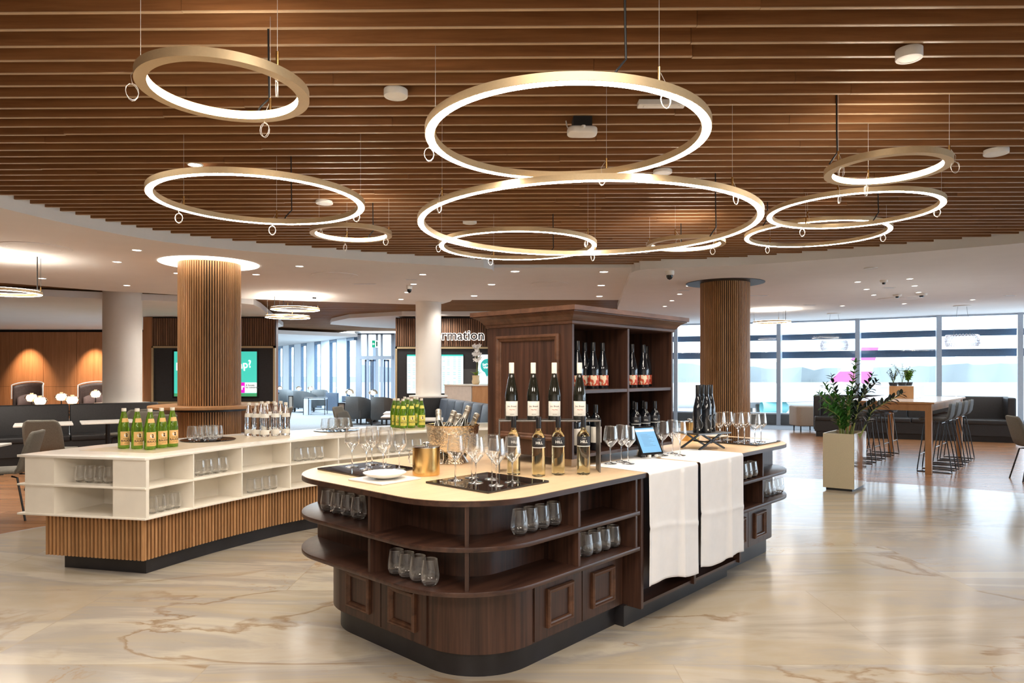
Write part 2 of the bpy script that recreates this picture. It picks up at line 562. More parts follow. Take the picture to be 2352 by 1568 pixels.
# onyx marble floor
def marble():
    m, nt, b = mat('onyx_marble')
    N = nt.nodes.new
    L = nt.links.new
    tc = N('ShaderNodeTexCoord')
    mp3 = N('ShaderNodeMapping')
    mp3.inputs['Location'].default_value = (.35, .06, 0)
    L(tc.outputs['Object'], mp3.inputs[0])
    bk = N('ShaderNodeTexBrick')
    for k, v in (('Scale', 1.0), ('Mortar Size', .003), ('Mortar Smooth', .1), ('Brick Width', 2.3), ('Row Height', 1.15)):
        bk.inputs[k].default_value = v
    bk.inputs['Color1'].default_value = (0, 0, 0, 1)
    bk.inputs['Color2'].default_value = (1, 1, 1, 1)
    L(mp3.outputs[0], bk.inputs['Vector'])
    sc = N('ShaderNodeVectorMath')
    sc.operation = 'SCALE'
    sc.inputs['Scale'].default_value = 1.6
    L(bk.outputs['Color'], sc.inputs[0])
    ad = N('ShaderNodeVectorMath')
    ad.operation = 'ADD'
    L(tc.outputs['Object'], ad.inputs[0])
    L(sc.outputs[0], ad.inputs[1])
    def noise(rot, scl, scale, det, rough, dist):
        mp = N('ShaderNodeMapping')
        mp.inputs['Rotation'].default_value = (0, 0, math.radians(rot))
        mp.inputs['Scale'].default_value = (*scl, 1)
        L(ad.outputs[0], mp.inputs[0])
        n = N('ShaderNodeTexNoise')
        n.inputs['Scale'].default_value = scale
        n.inputs['Detail'].default_value = det
        n.inputs['Roughness'].default_value = rough
        n.inputs['Distortion'].default_value = dist
        L(mp.outputs[0], n.inputs['Vector'])
        return n.outputs['Fac']
    def ramp(src, els):
        r = N('ShaderNodeValToRGB')
        c = r.color_ramp
        c.elements[0].position, c.elements[0].color = els[0][0], (*els[0][1], 1)
        c.elements[1].position, c.elements[1].color = els[-1][0], (*els[-1][1], 1)
        for ps, cl in els[1:-1]:
            e = c.elements.new(ps)
            e.color = (*cl, 1)
        L(src, r.inputs[0])
        return r.outputs[0]
    def mixc(fac, c1, c2):
        x = N('ShaderNodeMix')
        x.data_type = 'RGBA'
        L(fac, x.inputs[0])
        L(c1, x.inputs[6])
        if isinstance(c2, tuple):
            x.inputs[7].default_value = (*c2, 1)
        else:
            L(c2, x.inputs[7])
        return x.outputs[2]
    def mul(a_, b_):
        x = N('ShaderNodeMath')
        x.operation = 'MULTIPLY'
        L(a_, x.inputs[0])
        if isinstance(b_, float):
            x.inputs[1].default_value = b_
        else:
            L(b_, x.inputs[1])
        return x.outputs[0]
    st = N('ShaderNodeMath')
    st.operation = 'GREATER_THAN'
    st.inputs[1].default_value = .55
    L(bk.outputs['Color'], st.inputs[0])
    bands = mixc(st.outputs[0], noise(-62, (.17, .8), 1.5, 10, .6, 1.3), noise(-118, (.17, .8), 1.5, 10, .6, 1.3))
    col = ramp(bands, [(.26, (.27, .235, .195)), (.38, (.45, .39, .315)), (.45, (.42, .35, .26)), (.52, (.35, .315, .28)), (.58, (.50, .44, .355)), (.66, (.44, .37, .275)), (.76, (.57, .52, .44))])
    fine = noise(-62, (.3, 3.5), 3.0, 8, .6, .6)
    col = mixc(mul(ramp(fine, [(.4, (0, 0, 0)), (.7, (1, 1, 1))]), .16), col, (.50, .40, .28))
    v1 = ramp(noise(-55, (.34, .85), .85, 10, .52, 1.3), [(.488, (0, 0, 0)), (.5, (1, 1, 1)), (.520, (0, 0, 0))])
    k1 = ramp(noise(10, (.7, .7), .9, 2, .5, 0), [(.47, (0, 0, 0)), (.58, (1, 1, 1))])
    col = mixc(mul(mul(v1, k1), .8), col, (.24, .145, .07))
    v2 = ramp(noise(-62, (.45, 1.1), 1.7, 10, .55, 1.6), [(.490, (0, 0, 0)), (.5, (1, 1, 1)), (.514, (0, 0, 0))])
    k2 = ramp(noise(-20, (.6, .6), 1.4, 2, .5, 0), [(.52, (0, 0, 0)), (.62, (1, 1, 1))])
    col = mixc(mul(mul(v2, k2), .7), col, (.33, .20, .10))
    col = mixc(mul(bk.outputs['Fac'], .5), col, (.36, .28, .19))
    L(col, b.inputs['Base Color'])
    b.inputs['Roughness'].default_value = .17
    b.inputs['Specular IOR Level'].default_value = .4
    return m
MAT['marble'] = marble()

def planks(name, c1, c2, rz, rough):
    m, nt, b = mat(name)
    N = nt.nodes.new
    L = nt.links.new
    tc = N('ShaderNodeTexCoord')
    mp = N('ShaderNodeMapping')
    mp.inputs['Rotation'].default_value = (0, 0, rz)
    L(tc.outputs['Object'], mp.inputs[0])
    bk = N('ShaderNodeTexBrick')
    bk.inputs['Scale'].default_value = 1
    bk.inputs['Brick Width'].default_value = 1.6
    bk.inputs['Row Height'].default_value = .14
    bk.inputs['Mortar Size'].default_value = .0015
    bk.inputs['Color1'].default_value = (*c1, 1)
    bk.inputs['Color2'].default_value = (*c2, 1)
    bk.inputs['Mortar'].default_value = (*[c * .5 for c in c1], 1)
    L(mp.outputs[0], bk.inputs['Vector'])
    mp2 = N('ShaderNodeMapping')
    mp2.inputs['Scale'].default_value = (1.5, 24, 1)
    L(mp.outputs[0], mp2.inputs[0])
    n = N('ShaderNodeTexNoise')
    n.inputs['Detail'].default_value = 6
    n.inputs['Scale'].default_value = 1
    L(mp2.outputs[0], n.inputs['Vector'])
    mx = N('ShaderNodeMix')
    mx.data_type = 'RGBA'
    mx.blend_type = 'MULTIPLY'
    mx.inputs[0].default_value = .7
    r = N('ShaderNodeValToRGB')
    r.color_ramp.elements[0].color = (.55, .55, .55, 1)
    r.color_ramp.elements[1].color = (1.2, 1.2, 1.2, 1)
    L(n.outputs['Fac'], r.inputs[0])
    L(bk.outputs['Color'], mx.inputs[6])
    L(r.outputs[0], mx.inputs[7])
    L(mx.outputs[2], b.inputs['Base Color'])
    b.inputs['Roughness'].default_value = rough
    return m
MAT['woodfloor'] = planks('oak_floorboards', (.31, .145, .062), (.40, .20, .095), .05, .26)
MAT['carpet'] = plain('grey_blue_carpet', (.27, .29, .31), .95, noise=.12, nscale=25)

def artlabel():
    m, nt, b = mat('red_art_label')
    N = nt.nodes.new
    L = nt.links.new
    tc = N('ShaderNodeTexCoord')
    n = N('ShaderNodeTexNoise')
    n.inputs['Scale'].default_value = 17
    n.inputs['Detail'].default_value = 1
    n.inputs['Distortion'].default_value = 2.5
    L(tc.outputs['Object'], n.inputs['Vector'])
    r = N('ShaderNodeValToRGB')
    r.color_ramp.interpolation = 'CONSTANT'
    r.color_ramp.elements[0].color = (.50, .05, .025, 1)
    r.color_ramp.elements[1].position = .56
    r.color_ramp.elements[1].color = (.85, .70, .52, 1)
    e = r.color_ramp.elements.new(.44)
    e.color = (.66, .12, .05, 1)
    L(n.outputs['Fac'], r.inputs[0])
    L(r.outputs[0], b.inputs['Base Color'])
    b.inputs['Roughness'].default_value = .5
    return m
MAT['label_red'] = artlabel()
ORD = ['leftmost', 'second from left', 'third from left', 'fourth from left', 'fifth from left', 'sixth from left', 'seventh from left', 'eighth from left', 'rightmost']
def ordw(i, n):
    return 'rightmost' if i == n - 1 else ORD[i]
# ================================================================== THE SETTING
def circle(cx, cy, r, n=96, a0=0, a1=2 * PI):
    return [(cx + r * cos(a0 + (a1 - a0) * i / n), cy + r * sin(a0 + (a1 - a0) * i / n)) for i in range(n)]
def annulus(m, cx, cy, r0, r1, z, n=96):
    a, b = circle(cx, cy, r0, n), circle(cx, cy, r1, n)
    vs = [(p[0], p[1], z) for p in a + b]
    return m.add(vs, [(i, n + i, n + (i + 1) % n, (i + 1) % n) for i in range(n)])
FCX, FCY, FR = 1.66, 2.49, 7.24
m = M()
m.add([(p[0], p[1], 0) for p in circle(FCX, FCY, FR)], [tuple(range(96))])
struct(m.build('floor', MAT['marble']))
BND = [(-19, -4.3), (16, -4.3), (16, 12.85), (13.6, 14.9), (11.97, 16.07), (10.5, 16.8), (9.05, 17.85), (7.4, 18.9), (6.2, 19.35), (4.75, 19.8), (3.2, 20.35), (2.9, 22), (-3.5, 22), (-3.6, 25.1), (-5.66, 25.1), (-5.66, 24.7), (-16, 40.8), (-19, 40.8)]
def hit(ang):
    d = (cos(ang), sin(ang))
    best = 99
    for i in range(len(BND)):
        a, b = BND[i], BND[(i + 1) % len(BND)]
        ex, ey = b[0] - a[0], b[1] - a[1]
        det = d[0] * -ey + d[1] * ex
        if abs(det) < 1e-9:
            continue
        wx, wy = a[0] - FCX, a[1] - FCY
        t = (wx * -ey + wy * ex) / det
        s = (d[0] * wy - d[1] * wx) / det
        if t > 0 and -1e-6 <= s <= 1 + 1e-6:
            best = min(best, t)
    return best
def ringfloor(r0, r1, mt):
    n = 288
    angs = sorted([2 * PI * i / n for i in range(n)] + [math.atan2(y - FCY, x - FCX) % (2 * PI) for x, y in BND])
    n = len(angs)
    R = [hit(a) for a in angs]
    A = [(FCX + min(r0, h) * cos(a), FCY + min(r0, h) * sin(a), 0) for a, h in zip(angs, R)]
    B = [(FCX + min(r1, h) * cos(a), FCY + min(r1, h) * sin(a), 0) for a, h in zip(angs, R)]
    m = M().add(A + B, [(i, n + i, n + (i + 1) % n, (i + 1) % n) for i in range(n)])
    struct(m.build('floor', mt))
ringfloor(FR, 15.6, MAT['woodfloor'])
ringfloor(15.6, 90, MAT['carpet'])

# wood slat ceiling: baffles that run across the room, each laid in boards
m = M()
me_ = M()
ZC = 2.955
k = 0
y = -4.0
rnd = random.Random(3)
while y < 26.5:
    ang = -.012
    xl, xr = -17, 15.8
    if y > 4.6:
        xr = min(15.8, 1.11 + math.sqrt(max(0.04, 15.35 ** 2 - (y - 4.56) ** 2)) if y < 19.8 else 2.6)
    if y > 24.75:
        xr = -5.9 - .64 * (y - 24.75)
    x = xl + rnd.uniform(-2, 0)
    while x < xr:
        ln = rnd.choice((2.4, 3.0, 3.6))
        x1 = min(x + ln, xr)
        dz = rnd.uniform(-.002, .002)
        dy = rnd.uniform(-.003, .003)
        y0, y1 = y + ang * x + dy, y + ang * (x1 - .002) + dy
        vs = [(x, y0, ZC + dz), (x1 - .002, y1, ZC + dz), (x1 - .002, y1 + .019, ZC + dz), (x, y0 + .019, ZC + dz)]
        vs += [(a, b, ZC + .13) for a, b, _ in vs]
        m.add(vs, [(0, 3, 2, 1), (0, 1, 5, 4), (2, 3, 7, 6), (1, 2, 6, 5), (3, 0, 4, 7)])
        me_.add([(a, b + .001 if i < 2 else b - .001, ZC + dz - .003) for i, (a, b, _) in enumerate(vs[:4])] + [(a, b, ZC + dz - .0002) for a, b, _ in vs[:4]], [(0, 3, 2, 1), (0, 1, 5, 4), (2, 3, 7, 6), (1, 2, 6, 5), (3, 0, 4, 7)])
        x = x1
    y += .1452
co = struct(m.build('ceiling', MAT['ceilslat']))
me_.build('slat_edge_sheen', MAT['slatsheen'], co)  # thin strips that carry the painted sheen under each slat
m = M()
m.prism([(-20, -6), (16.2, -6), (16.2, 12.9), (11.97, 16.2), (9.05, 18.0), (4.75, 20), (3.0, 20.6), (2.8, 22), (-3.4, 25.2), (-5.6, 25), (-12, 35), (-20, 35)], 3.13, 3.2)
struct(m.build('ceiling', MAT['black']))

# white soffits with curved rims
ZS = 2.85
Lrim = smoothpath([(-4.55, 3.6, 0), (-4.5, 4.8, 0), (-4.35, 5.8, 0), (-4.126, 6.6, 0), (-3.75, 7.3, 0), (-3.12, 7.85, 0), (-2.456, 8.2, 0), (-1.8, 8.55, 0), (-1.042, 8.88, 0), (-.55, 9.05, 0)], 40)
Lside = [(-.38, 9.12), (-.27, 9.28), (-.25, 9.5), (-.32, 9.8), (-1.12, 13.0), (-1.22, 13.5), (-1.42, 13.95), (-1.8, 14.15)]
Lfar = [(-2.88, 13.8), (-4.04, 13.43), (-5.1, 12.99), (-6.52, 12.0), (-6.99, 11.74), (-7.91, 10.75), (-9.6, 9.4), (-12.5, 8.3)]
pts = [(-12.5, -4.2), (-4.0, -4.2), (-4.2, 1)] + [(p.x, p.y) for p in Lrim] + Lside + Lfar
m = M().prism(pts, ZS, 2.99)
struct(m.build('ceiling', MAT['soffit']))
Rrim = smoothpath([(1.75, 9.32, 0), (2.04, 9.17, 0), (2.525, 9.05, 0), (3.22, 8.82, 0), (4.184, 8.27, 0), (5.045, 7.72, 0), (5.62, 7.3, 0), (6.25, 6.5, 0), (6.6, 5.3, 0), (6.7, 4, 0)], 40)
pts = [(1.68, 9.6), (1.70, 9.42)] + [(p.x, p.y) for p in Rrim] + [(6.6, 1), (6.2, -4.2), (16, -4.2), (16, 15), (12.2, 16.0), (10.46, 16.95), (9.05, 18.0), (7.4, 19.05), (4.75, 20.0), (3.2, 20.4), (2.3, 14.9)]
m = M().prism(pts, ZS, 2.99)
struct(m.build('ceiling', MAT['soffit']))
m = M().prism([(-2.6, 9.62), (3.2, 9.62), (3.4, 13.9), (-2.4, 13.9)], 2.925, 2.99)
struct(m.build('ceiling', MAT['soffit']))
# white ceiling field over the far left seating, beyond a strip of slats
m = M().prism([(-19, 9.6), (-12, 10.9), (-9.2, 11.6), (-7.9, 12.3), (-6.6, 12.9), (-5.3, 13.3), (-5.15, 13.6), (-5.3, 14.4), (-6.1, 17.6), (-6.7, 20), (-8, 22), (-19, 22)], 2.80, 2.92)
struct(m.build('ceiling', MAT['soffit']))
m = M().prism([(-5.3, 19.9), (-5.0, 18.9), (-4.2, 17.6), (-2.7, 16.75), (2.8, 16.75), (2.8, 21.9), (-3.6, 21.9), (-4.6, 21.0)], 2.85, 2.95)
struct(m.build('ceiling', MAT['soffit']))
m = M().prism([(-10.5, 22.0), (-7.93, 22.5), (-5.6, 24.75), (-11.8, 34.3), (-19, 45), (-19, 22)], 2.73, 2.86)
struct(m.build('ceiling', MAT['soffit']))

# walls
m = M()
for i in range(10):
    x0 = -19 + i * 1.06
    m.box(x0, 21.5, .0, x0 + 1.05, 21.6, .72 + .28)
    m.box(x0, 21.5, 1.006, x0 + 1.05, 21.6, 2.72)
struct(m.build('wall_back', MAT['wallwood']))
struct(M().box(-19, 21.62, 0, -8.4, 21.7, 2.85).build('wall_back', MAT['black']))
struct(M().box(-19.2, -4.3, 0, -19, 24, 3.2).build('wall_left', MAT['wallwood']))
struct(M().box(-19, -4.5, 0, 17, -4.3, 3.2).build('wall_front', MAT['soffit']))
for i in range(8):
    y0 = -4.3 + i * 2.14
    w = M().box(15.95, y0, 2.84, 16.05, y0 + 2.14, 2.97)
    w.box(15.94, y0, .29, 16.06, y0 + 2.14, .33)
    fr = struct(w.build('window_%d' % (20 + i), MAT['alu']))
    M().box(15.99, y0, .33, 16.002, y0 + 2.14, 2.84).build('pane', MAT['pane'], fr)
    M().box(15.89, y0 - .05, 0, 16.11, y0 + .05, 2.94).build('mullion', MAT['alu'], fr)
    struct(M().box(15.92, y0, 0, 16.08, y0 + 2.14, .29).build('baseboard_right', MAT['fabric_slate']))

# right-hand window wall on an arc
WP = [(3.2, 20.35), (4.75, 19.8), (6.2, 19.35), (7.4, 18.9), (9.05, 17.85), (10.5, 16.8), (11.97, 16.07), (13.6, 14.9), (15.9, 12.9)]
for i in range(len(WP) - 1):
    a, b = Vector((*WP[i], 0)), Vector((*WP[i + 1], 0))
    w = M()
    w.bar(a + Vector((0, 0, 2.88)), b + Vector((0, 0, 2.88)), .10, .14)
    w.bar(a + Vector((0, 0, .31)), b + Vector((0, 0, .31)), .12, .04)
    fr = struct(w.build('window_%d' % (i + 1), MAT['alu']))
    M().bar(a + Vector((0, 0, 1.57)), b + Vector((0, 0, 1.57)), .012, 2.48).build('pane', MAT['pane'], fr)
    pm = M().obox(a + Vector((0, 0, 1.47)), (.055, .11, 1.47), math.atan2((b - a).y, (b - a).x))
    pm.build('mullion', MAT['alu'], fr)
    # outside sun louvres
    t = (b - a).normalized()
    nrm = Vector((-t.y, t.x, 0))
    if nrm.y < 0:
        nrm = -nrm
    lv = M()
    for zc, hh in ((2.42, .17), (1.925, .20)):
        c0, c1 = a + nrm * .45 + Vector((0, 0, zc)), b + nrm * .45 + Vector((0, 0, zc))
        lv.bar(c0, c1, .12, hh * .8)
        lv.bar(c0 + Vector((0, 0, hh * .46)), c1 + Vector((0, 0, hh * .46)), .20, hh * .14)
    lv.build('louvre', MAT['louvre'], fr)
    st = M()
    st.bar(a + Vector((0, 0, .145)), b + Vector((0, 0, .145)), .16, .29)
    struct(st.build('baseboard_right', MAT['fabric_slate']))

# far left window wall: pale panels alternate with glass
A0 = Vector((-5.66, 24.7, 0))
dW = Vector((-.54, .8417, 0))
nW = Vector((.8417, .54, 0))
for i in range(9):
    a = A0 + dW * (2.02 * i)
    w = M()
    w.bar(a + dW * .85 + Vector((0, 0, 1.37)), a + dW * 2.0 + Vector((0, 0, 1.37)), .10, 2.74)
    fr = struct(w.build('window_%d' % (10 + i), MAT['alulight']))
    g = M()
    g.obox(a + dW * .79 + Vector((0, 0, 1.37)), (.028, .06, 1.37), math.atan2(dW.y, dW.x))
    g.obox(a + dW * 1.98 + Vector((0, 0, 1.37)), (.028, .06, 1.37), math.atan2(dW.y, dW.x))
    g.bar(a + Vector((0, 0, 2.68)), a + dW * .8 + Vector((0, 0, 2.68)), .12, .12)
    g.build('mullion', MAT['louvre'], fr)
    M().bar(a + Vector((0, 0, 1.6)), a + dW * .8 + Vector((0, 0, 1.6)), .012, 2.1).build('pane', MAT['pane'], fr)
# glazed vestibule with the door, facing the room
YV = 24.8
vx = lambda px: (px - CX) * YV / F
d = M()
for p0, p1 in ((817, 829), (842, 846), (863, 868), (874, 879), (898, 908)):
    d.box(vx(p0), YV, 0, vx(p1), YV + .14, 2.85)
d.box(vx(826), YV - .06, 1.93, vx(902), YV + .16, 2.05)
d.box(vx(817), YV, 2.82, vx(908), YV + .14, 2.88)
door = struct(d.build('door_1', MAT['alu']))
for p0, p1 in ((834, 850), (851, 862), (878, 890)):
    e = M()
    x0, x1 = vx(p0), vx(p1)
    e.box(x0, YV + .3, .02, x0 + .05, YV + .34, 1.92)
    e.box(x1 - .05, YV + .3, .02, x1, YV + .34, 1.92)
    e.box(x0, YV + .3, 1.86, x1, YV + .34, 1.92)
    e.box(x0, YV + .3, .02, x1, YV + .34, .12)
    e.build('door_leaf', MAT['louvre'], door)
M().box(vx(829), YV + .06, .05, vx(899), YV + .07, 2.6).build('pane', MAT['pane'], door)
M().box(vx(846), YV + .8, 0, vx(860), YV + .9, 2.6).build('inner_panel', MAT['alulight'], door)
struct(M().box(-4.24, 24.6, 0, -3.5, 25.2, 2.85).build('wall_back', MAT['alu']))
struct(M().box(-3.6, 21.9, 0, 2.9, 22.1, 2.85).build('wall_back', MAT['wallwood']))

# ------------------------------------------------------------------ outside
GZ = -5.8
apron = plain('grey_apron', (.23, .24, .245), .8, noise=.05, nscale=.05)
m = M()
m.add([(-900, 26, GZ), (1500, 26, GZ), (1500, 1400, GZ), (-900, 1400, GZ)], [(0, 1, 2, 3)])
struct(m.build('ground', apron))
tree = plain('hazy_treeline', (.30, .345, .36), .9, noise=.12, nscale=.03)  # distance haze put into the pale leaf colour
m = M()
rr = random.Random(11)
row0, row1, row2 = [], [], []
for i in range(161):
    x = -500 + i * 9.0
    h = 10 + 3.5 * rr.random() + 2.5 * sin(i * .21)
    row0.append((x, 520 + rr.uniform(-4, 4), GZ))
    row1.append((x, 522 + rr.uniform(-5, 5), GZ + (h + 5) * .7))
    row2.append((x, 545, h))
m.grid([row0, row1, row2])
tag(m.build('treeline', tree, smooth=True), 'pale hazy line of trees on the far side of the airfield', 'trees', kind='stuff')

pl = thing('airliner', 'white airliner with a pink and white tail fin parked outside the windows', 'airplane', (40, 110, GZ))
white = plain('aircraft_white', (.85, .86, .88), .35, noise=.02, nscale=.5)
pink = plain('aircraft_pink', (.55, .10, .26), .4, noise=.05)
fus = M()
prof = [(-24, .05), (-23, .9), (-21, 1.6), (-18, 2.0), (8, 2.0), (13, 1.75), (17, 1.1), (20, .35)]
rings = []
for x, r in prof:
    cz = 3.5 + (0 if x < 8 else (x - 8) * .10)
    rings.append([(x, r * cos(2 * PI * k / 24), cz + r * sin(2 * PI * k / 24)) for k in range(24)])
fus.loft(rings)
fus.build('fuselage', white, pl, smooth=True)
def fin(z0, z1, mt, nm):
    def xr(z):
        t = z / 6.0
        return 10.8 + 5.6 * t, 17.4 + 1.6 * t
    a, b = xr(z0), xr(z1)
    v = M()
    T = .16
    v.loft([[(a[0], -T, 5.3 + z0), (a[1], -T, 5.3 + z0), (a[1], T, 5.3 + z0), (a[0], T, 5.3 + z0)], [(b[0], -T, 5.3 + z1), (b[1], -T, 5.3 + z1), (b[1], T, 5.3 + z1), (b[0], T, 5.3 + z1)]])
    v.build(nm, mt, pl)
fin(0, 2.1, pink, 'tail_fin')
fin(2.1, 3.9, white, 'tail_fin')
fin(3.9, 6.0, pink, 'tail_fin')
v = M()
v.loft([[(-6, -1, 2.4), (2, -1, 2.4), (2, -1, 2.8), (-6, -1, 2.8)], [(7, -17, 3.4), (9, -17, 3.4), (9, -17, 3.55), (7, -17, 3.55)]])
v.build('wing', white, pl)
v = M()
v.loft([[(14, -.5, 4.6), (17.5, -.5, 4.6), (17.5, -.5, 4.8), (14, -.5, 4.8)], [(18, -6, 5), (19.5, -6, 5), (19.5, -6, 5.1), (18, -6, 5.1)]])
v.build('tailplane', white, pl)
v = M()
for k in range(2):
    v.bar((-1 + 2 * k * .001, -1.6 + 3.2 * k, 0), (-1, -1.6 + 3.2 * k, 2.2), .5)
v.bar((-19, 0, 0), (-19, 0, 2.2), .4)
v.build('landing_gear', MAT['steel'], pl)
M().lathe([(.9, -2), (1.05, -.8), (.9, 1.6), (.5, 2)], 18).xf(Matrix.Translation((0, -6, 1.9)) @ Matrix.Rotation(PI / 2, 4, 'Y')).build('engine', plain('teal_engine', (.25, .60, .62), .4, noise=.05), pl, smooth=True)

# ------------------------------------------------------------------ columns
def slat_column(name, label, px, Y, r, nsl, lit):
    t = thing(name, label, 'column', atY(px, Y))
    M().cyl((0, 0), r - .03, 0, 2.85, 48).build('core', MAT['black'], t, smooth=True)
    s = M()
    for i in range(nsl):
        a = 2 * PI * i / nsl
        R = Matrix.Rotation(a, 4, 'Z')
        b = M().box(r - .032, -.0088, .02, r, .0088, 2.86)
        s.add(b.xf(R).v, b.f)
    s.build('slats', MAT['slat'], t)
    c = M().cyl((0, 0), r + .22, 2.842, 2.858, 48)
    o = c.build('ceiling_recess', MAT['recess'] if lit else MAT['cable'], t, smooth=True)
    o['label'] = 'glowing round recess at the ceiling' if lit else 'dark round recess at the ceiling'
    return t
slat_column('slatted_column', 'wood-slatted column under a glowing round ceiling recess, behind the cream counter', 482, 8.78, .375, 78, True)
slat_column('slatted_column', 'wood-slatted column under a dark round ceiling recess, behind the dark island', 1665, 10.7, .375, 78, False)
def plain_column(label, px, Y, r, zt, hb=.86):
    t = thing('round_column', label, 'column', atY(px, Y))
    M().cyl((0, 0), r, 0, zt, 40).build('shaft', MAT['column'], t, smooth=True)
    s = M()
    n = 60
    for i in range(n):
        b = M().box(r + .09, -.012, 0, r + .12, .012, hb).xf(Matrix.Rotation(2 * PI * i / n, 4, 'Z'))
        s.add(b.v, b.f)
    s.build('slats', MAT['slat'], t)
    M().cyl((0, 0), r + .09, 0, hb - .01, 40).build('base_core', MAT['black'], t, smooth=True)
    M().lathe([(r, hb), (r + .13, hb), (r + .13, hb + .03), (r, hb + .03)], 40).build('base_ledge', MAT['tablewhite'], t, smooth=True)
plain_column('plain cream round column behind the long charcoal bench, left of the wood-slatted one', 281.5, 12.7, .325, 2.96)
plain_column('plain cream round column in front of the information wall', 984, 13.7, .255, 2.86, .96)

# ------------------------------------------------------------------ ring pendant lamps
def ring_lamp(X, Y, z, r, inner, label, angs, cable_a, wires=3, coil=True, group='ring pendant lamps', ztop=3.0, h=.034, w=.044):
    t = thing('ring_pendant_lamp', label, 'lamp', (X, Y, z), 0, group)
    ri, ro = r - w, r
    if inner:
        b = M().lathe([(ro, 0), (ro, h), (ri + .012, h), (ri + .012, h - .004), (ri + .012, .004), (ri, 0.0)], 96, closed=False)
        b.add(M().lathe([(ri, 0), (ro, 0)], 96).v, M().lathe([(ri, 0), (ro, 0)], 96).f)
        s = M().lathe([(ri + .004, .004), (ri + .001, .005), (ri + .001, h - .005), (ri + .004, h - .004)], 96)
        b.add(*(lambda q: (q.v, q.f))(M().lathe([(ri, h), (ri + .014, h)], 96)))
    else:
        b = M().lathe([(ro - .003, 0), (ro, .001), (ro, h), (ri, h), (ri, .001), (ri + .003, 0), (ri + .003, .006), (ro - .003, .006)], 96, closed=True)
        s = M().lathe([(ri + .004, .005), (ri + .004, -.001), (ro - .004, -.001), (ro - .004, .005)], 96)
    if not coil:
        M().lathe([(ri + .006, h - .004), (ri + .006, h + .002), (ro - .006, h + .002), (ro - .006, h - .004)], 64).build('uplight_strip', MAT['strip'], t, smooth=True)
    b.build('body', MAT['gold'], t, smooth=True)
    s.build('light_strip', MAT['strip'], t, smooth=True)
    c = M()
    a = math.radians(cable_a)
    rm = r - w / 2
    p = Vector((rm * cos(a), rm * sin(a), 0))
    if coil:
        c.tube([p + Vector((.01, .01, ztop - z)), p + Vector((.012, .012, .5 * (ztop - z))), p + Vector((.015, .01, .10)), p + Vector((-.02, -.005, h + .02)), p + Vector((-.035, 0, h - .005))], .0045, 6)
    else:
        c.tube([p + Vector((0, 0, ztop - z)), p + Vector((0, 0, h - .005))], .006, 6)
    c.build('cable', MAT['cable'], t)
    for i, g in enumerate(angs):
        g = math.radians(g)
        q = Vector((rm * cos(g), rm * sin(g), 0))
        M().tube([q + Vector((0, 0, h)), q + Vector((0, 0, ztop - z))], .0011 if coil else .003, 5).build('suspension_wire', MAT['wire'] if coil else MAT['steel'], t)
        M().cyl((q.x, q.y), .006, h - .004, h + .06, 10).build('wire_grip', MAT['brass'], t)
        if coil:
            ca = g + .5 + i
            R = Matrix.Rotation(ca, 3, 'Z')
            path = [q + Vector((0, 0, h + .05))]
            cc = q + Vector((.03 * cos(ca), .03 * sin(ca), -.035 + .012 * sin(7 * i + X)))
            path.append(cc + R @ Vector((.005, 0, .06)))
            for k in range(27):
                b = PI / 2 + 2 * PI * k / 12
                path.append(cc + R @ Vector(((.022 + .002 * sin(k * .9)) * cos(b), .0015 * k * (-1) ** (k // 12) * .15, (.031 + .002 * cos(k * .7)) * sin(b))))
            M().tube(path, .0011, 5).build('wire_coil', MAT['wire'], t)
    return t
ring_lamp(-1.13, 2.69, 2.55, .318, True, 'small ring lamp with inner light, nearest the camera at upper left', (200, 75, 330), 80)
ring_lamp(-1.53, 4.15, 2.48, .622, False, 'ring lamp glowing on its underside, above the front end of the cream counter', (160, 100, 20), 92)
ring_lamp(.245, 3.09, 2.50, .635, False, 'big glowing ring lamp, topmost in the middle, encircling the white projector box', (170, 300, 65), 285)
ring_lamp(-1.37, 5.82, 2.62, .342, True, 'smallest ring lamp with inner light, in front of the left curved soffit', (110, 230, 20), 70)
ring_lamp(2.10, 3.83, 2.58, .32, True, 'small ring lamp with inner light at upper right, above two larger rings', (330, 190, 80), 185)
ring_lamp(.51, 4.69, 2.45, 1.15, False, 'largest glowing ring lamp, over the dark wooden island', (215, 310, 80), 25)
ring_lamp(.05, 5.89, 2.53, .678, False, 'glowing ring lamp seen through the lower left of the largest ring', (190, 110, 330), 60)
ring_lamp(1.67, 6.56, 2.67, .367, True, 'small ring lamp with inner light seen through the right of the largest ring', (160, 240, 20), 85)
ring_lamp(2.59, 5.20, 2.67, .612, False, 'glowing ring lamp just right of the largest ring, below the small one at upper right', (235, 100, 340), 45)
ring_lamp(2.83, 6.36, 2.73, .632, False, 'lowest glowing ring lamp at right, partly behind another ring, near the white soffit', (240, 110, 350), 205)
# far ring pendants below the soffits
ring_lamp(-6.12, 8.2, 2.40, .40, False, 'lit ring pendant cut by the left edge of the photo', (30, 150, 270), 10, coil=False, ztop=2.86)
ring_lamp(*atY(678, 12.4, 0).xy, 2.585, .43, False, 'upper of two stacked lit ring pendants beyond the wood-slatted column', (30, 150, 270), 170, coil=False, ztop=2.86)
ring_lamp(*atY(661, 13.0, 0).xy, 2.49, .41, False, 'lower of two stacked lit ring pendants beyond the wood-slatted column', (60, 180, 300), 120, coil=False, ztop=2.86)
ring_lamp(*atY(1773, 15.2, 0).xy, 2.555, .40, False, 'lit ring pendant in front of the right window wall beside the slatted column', (30, 150, 270), 20, coil=False, ztop=2.86)

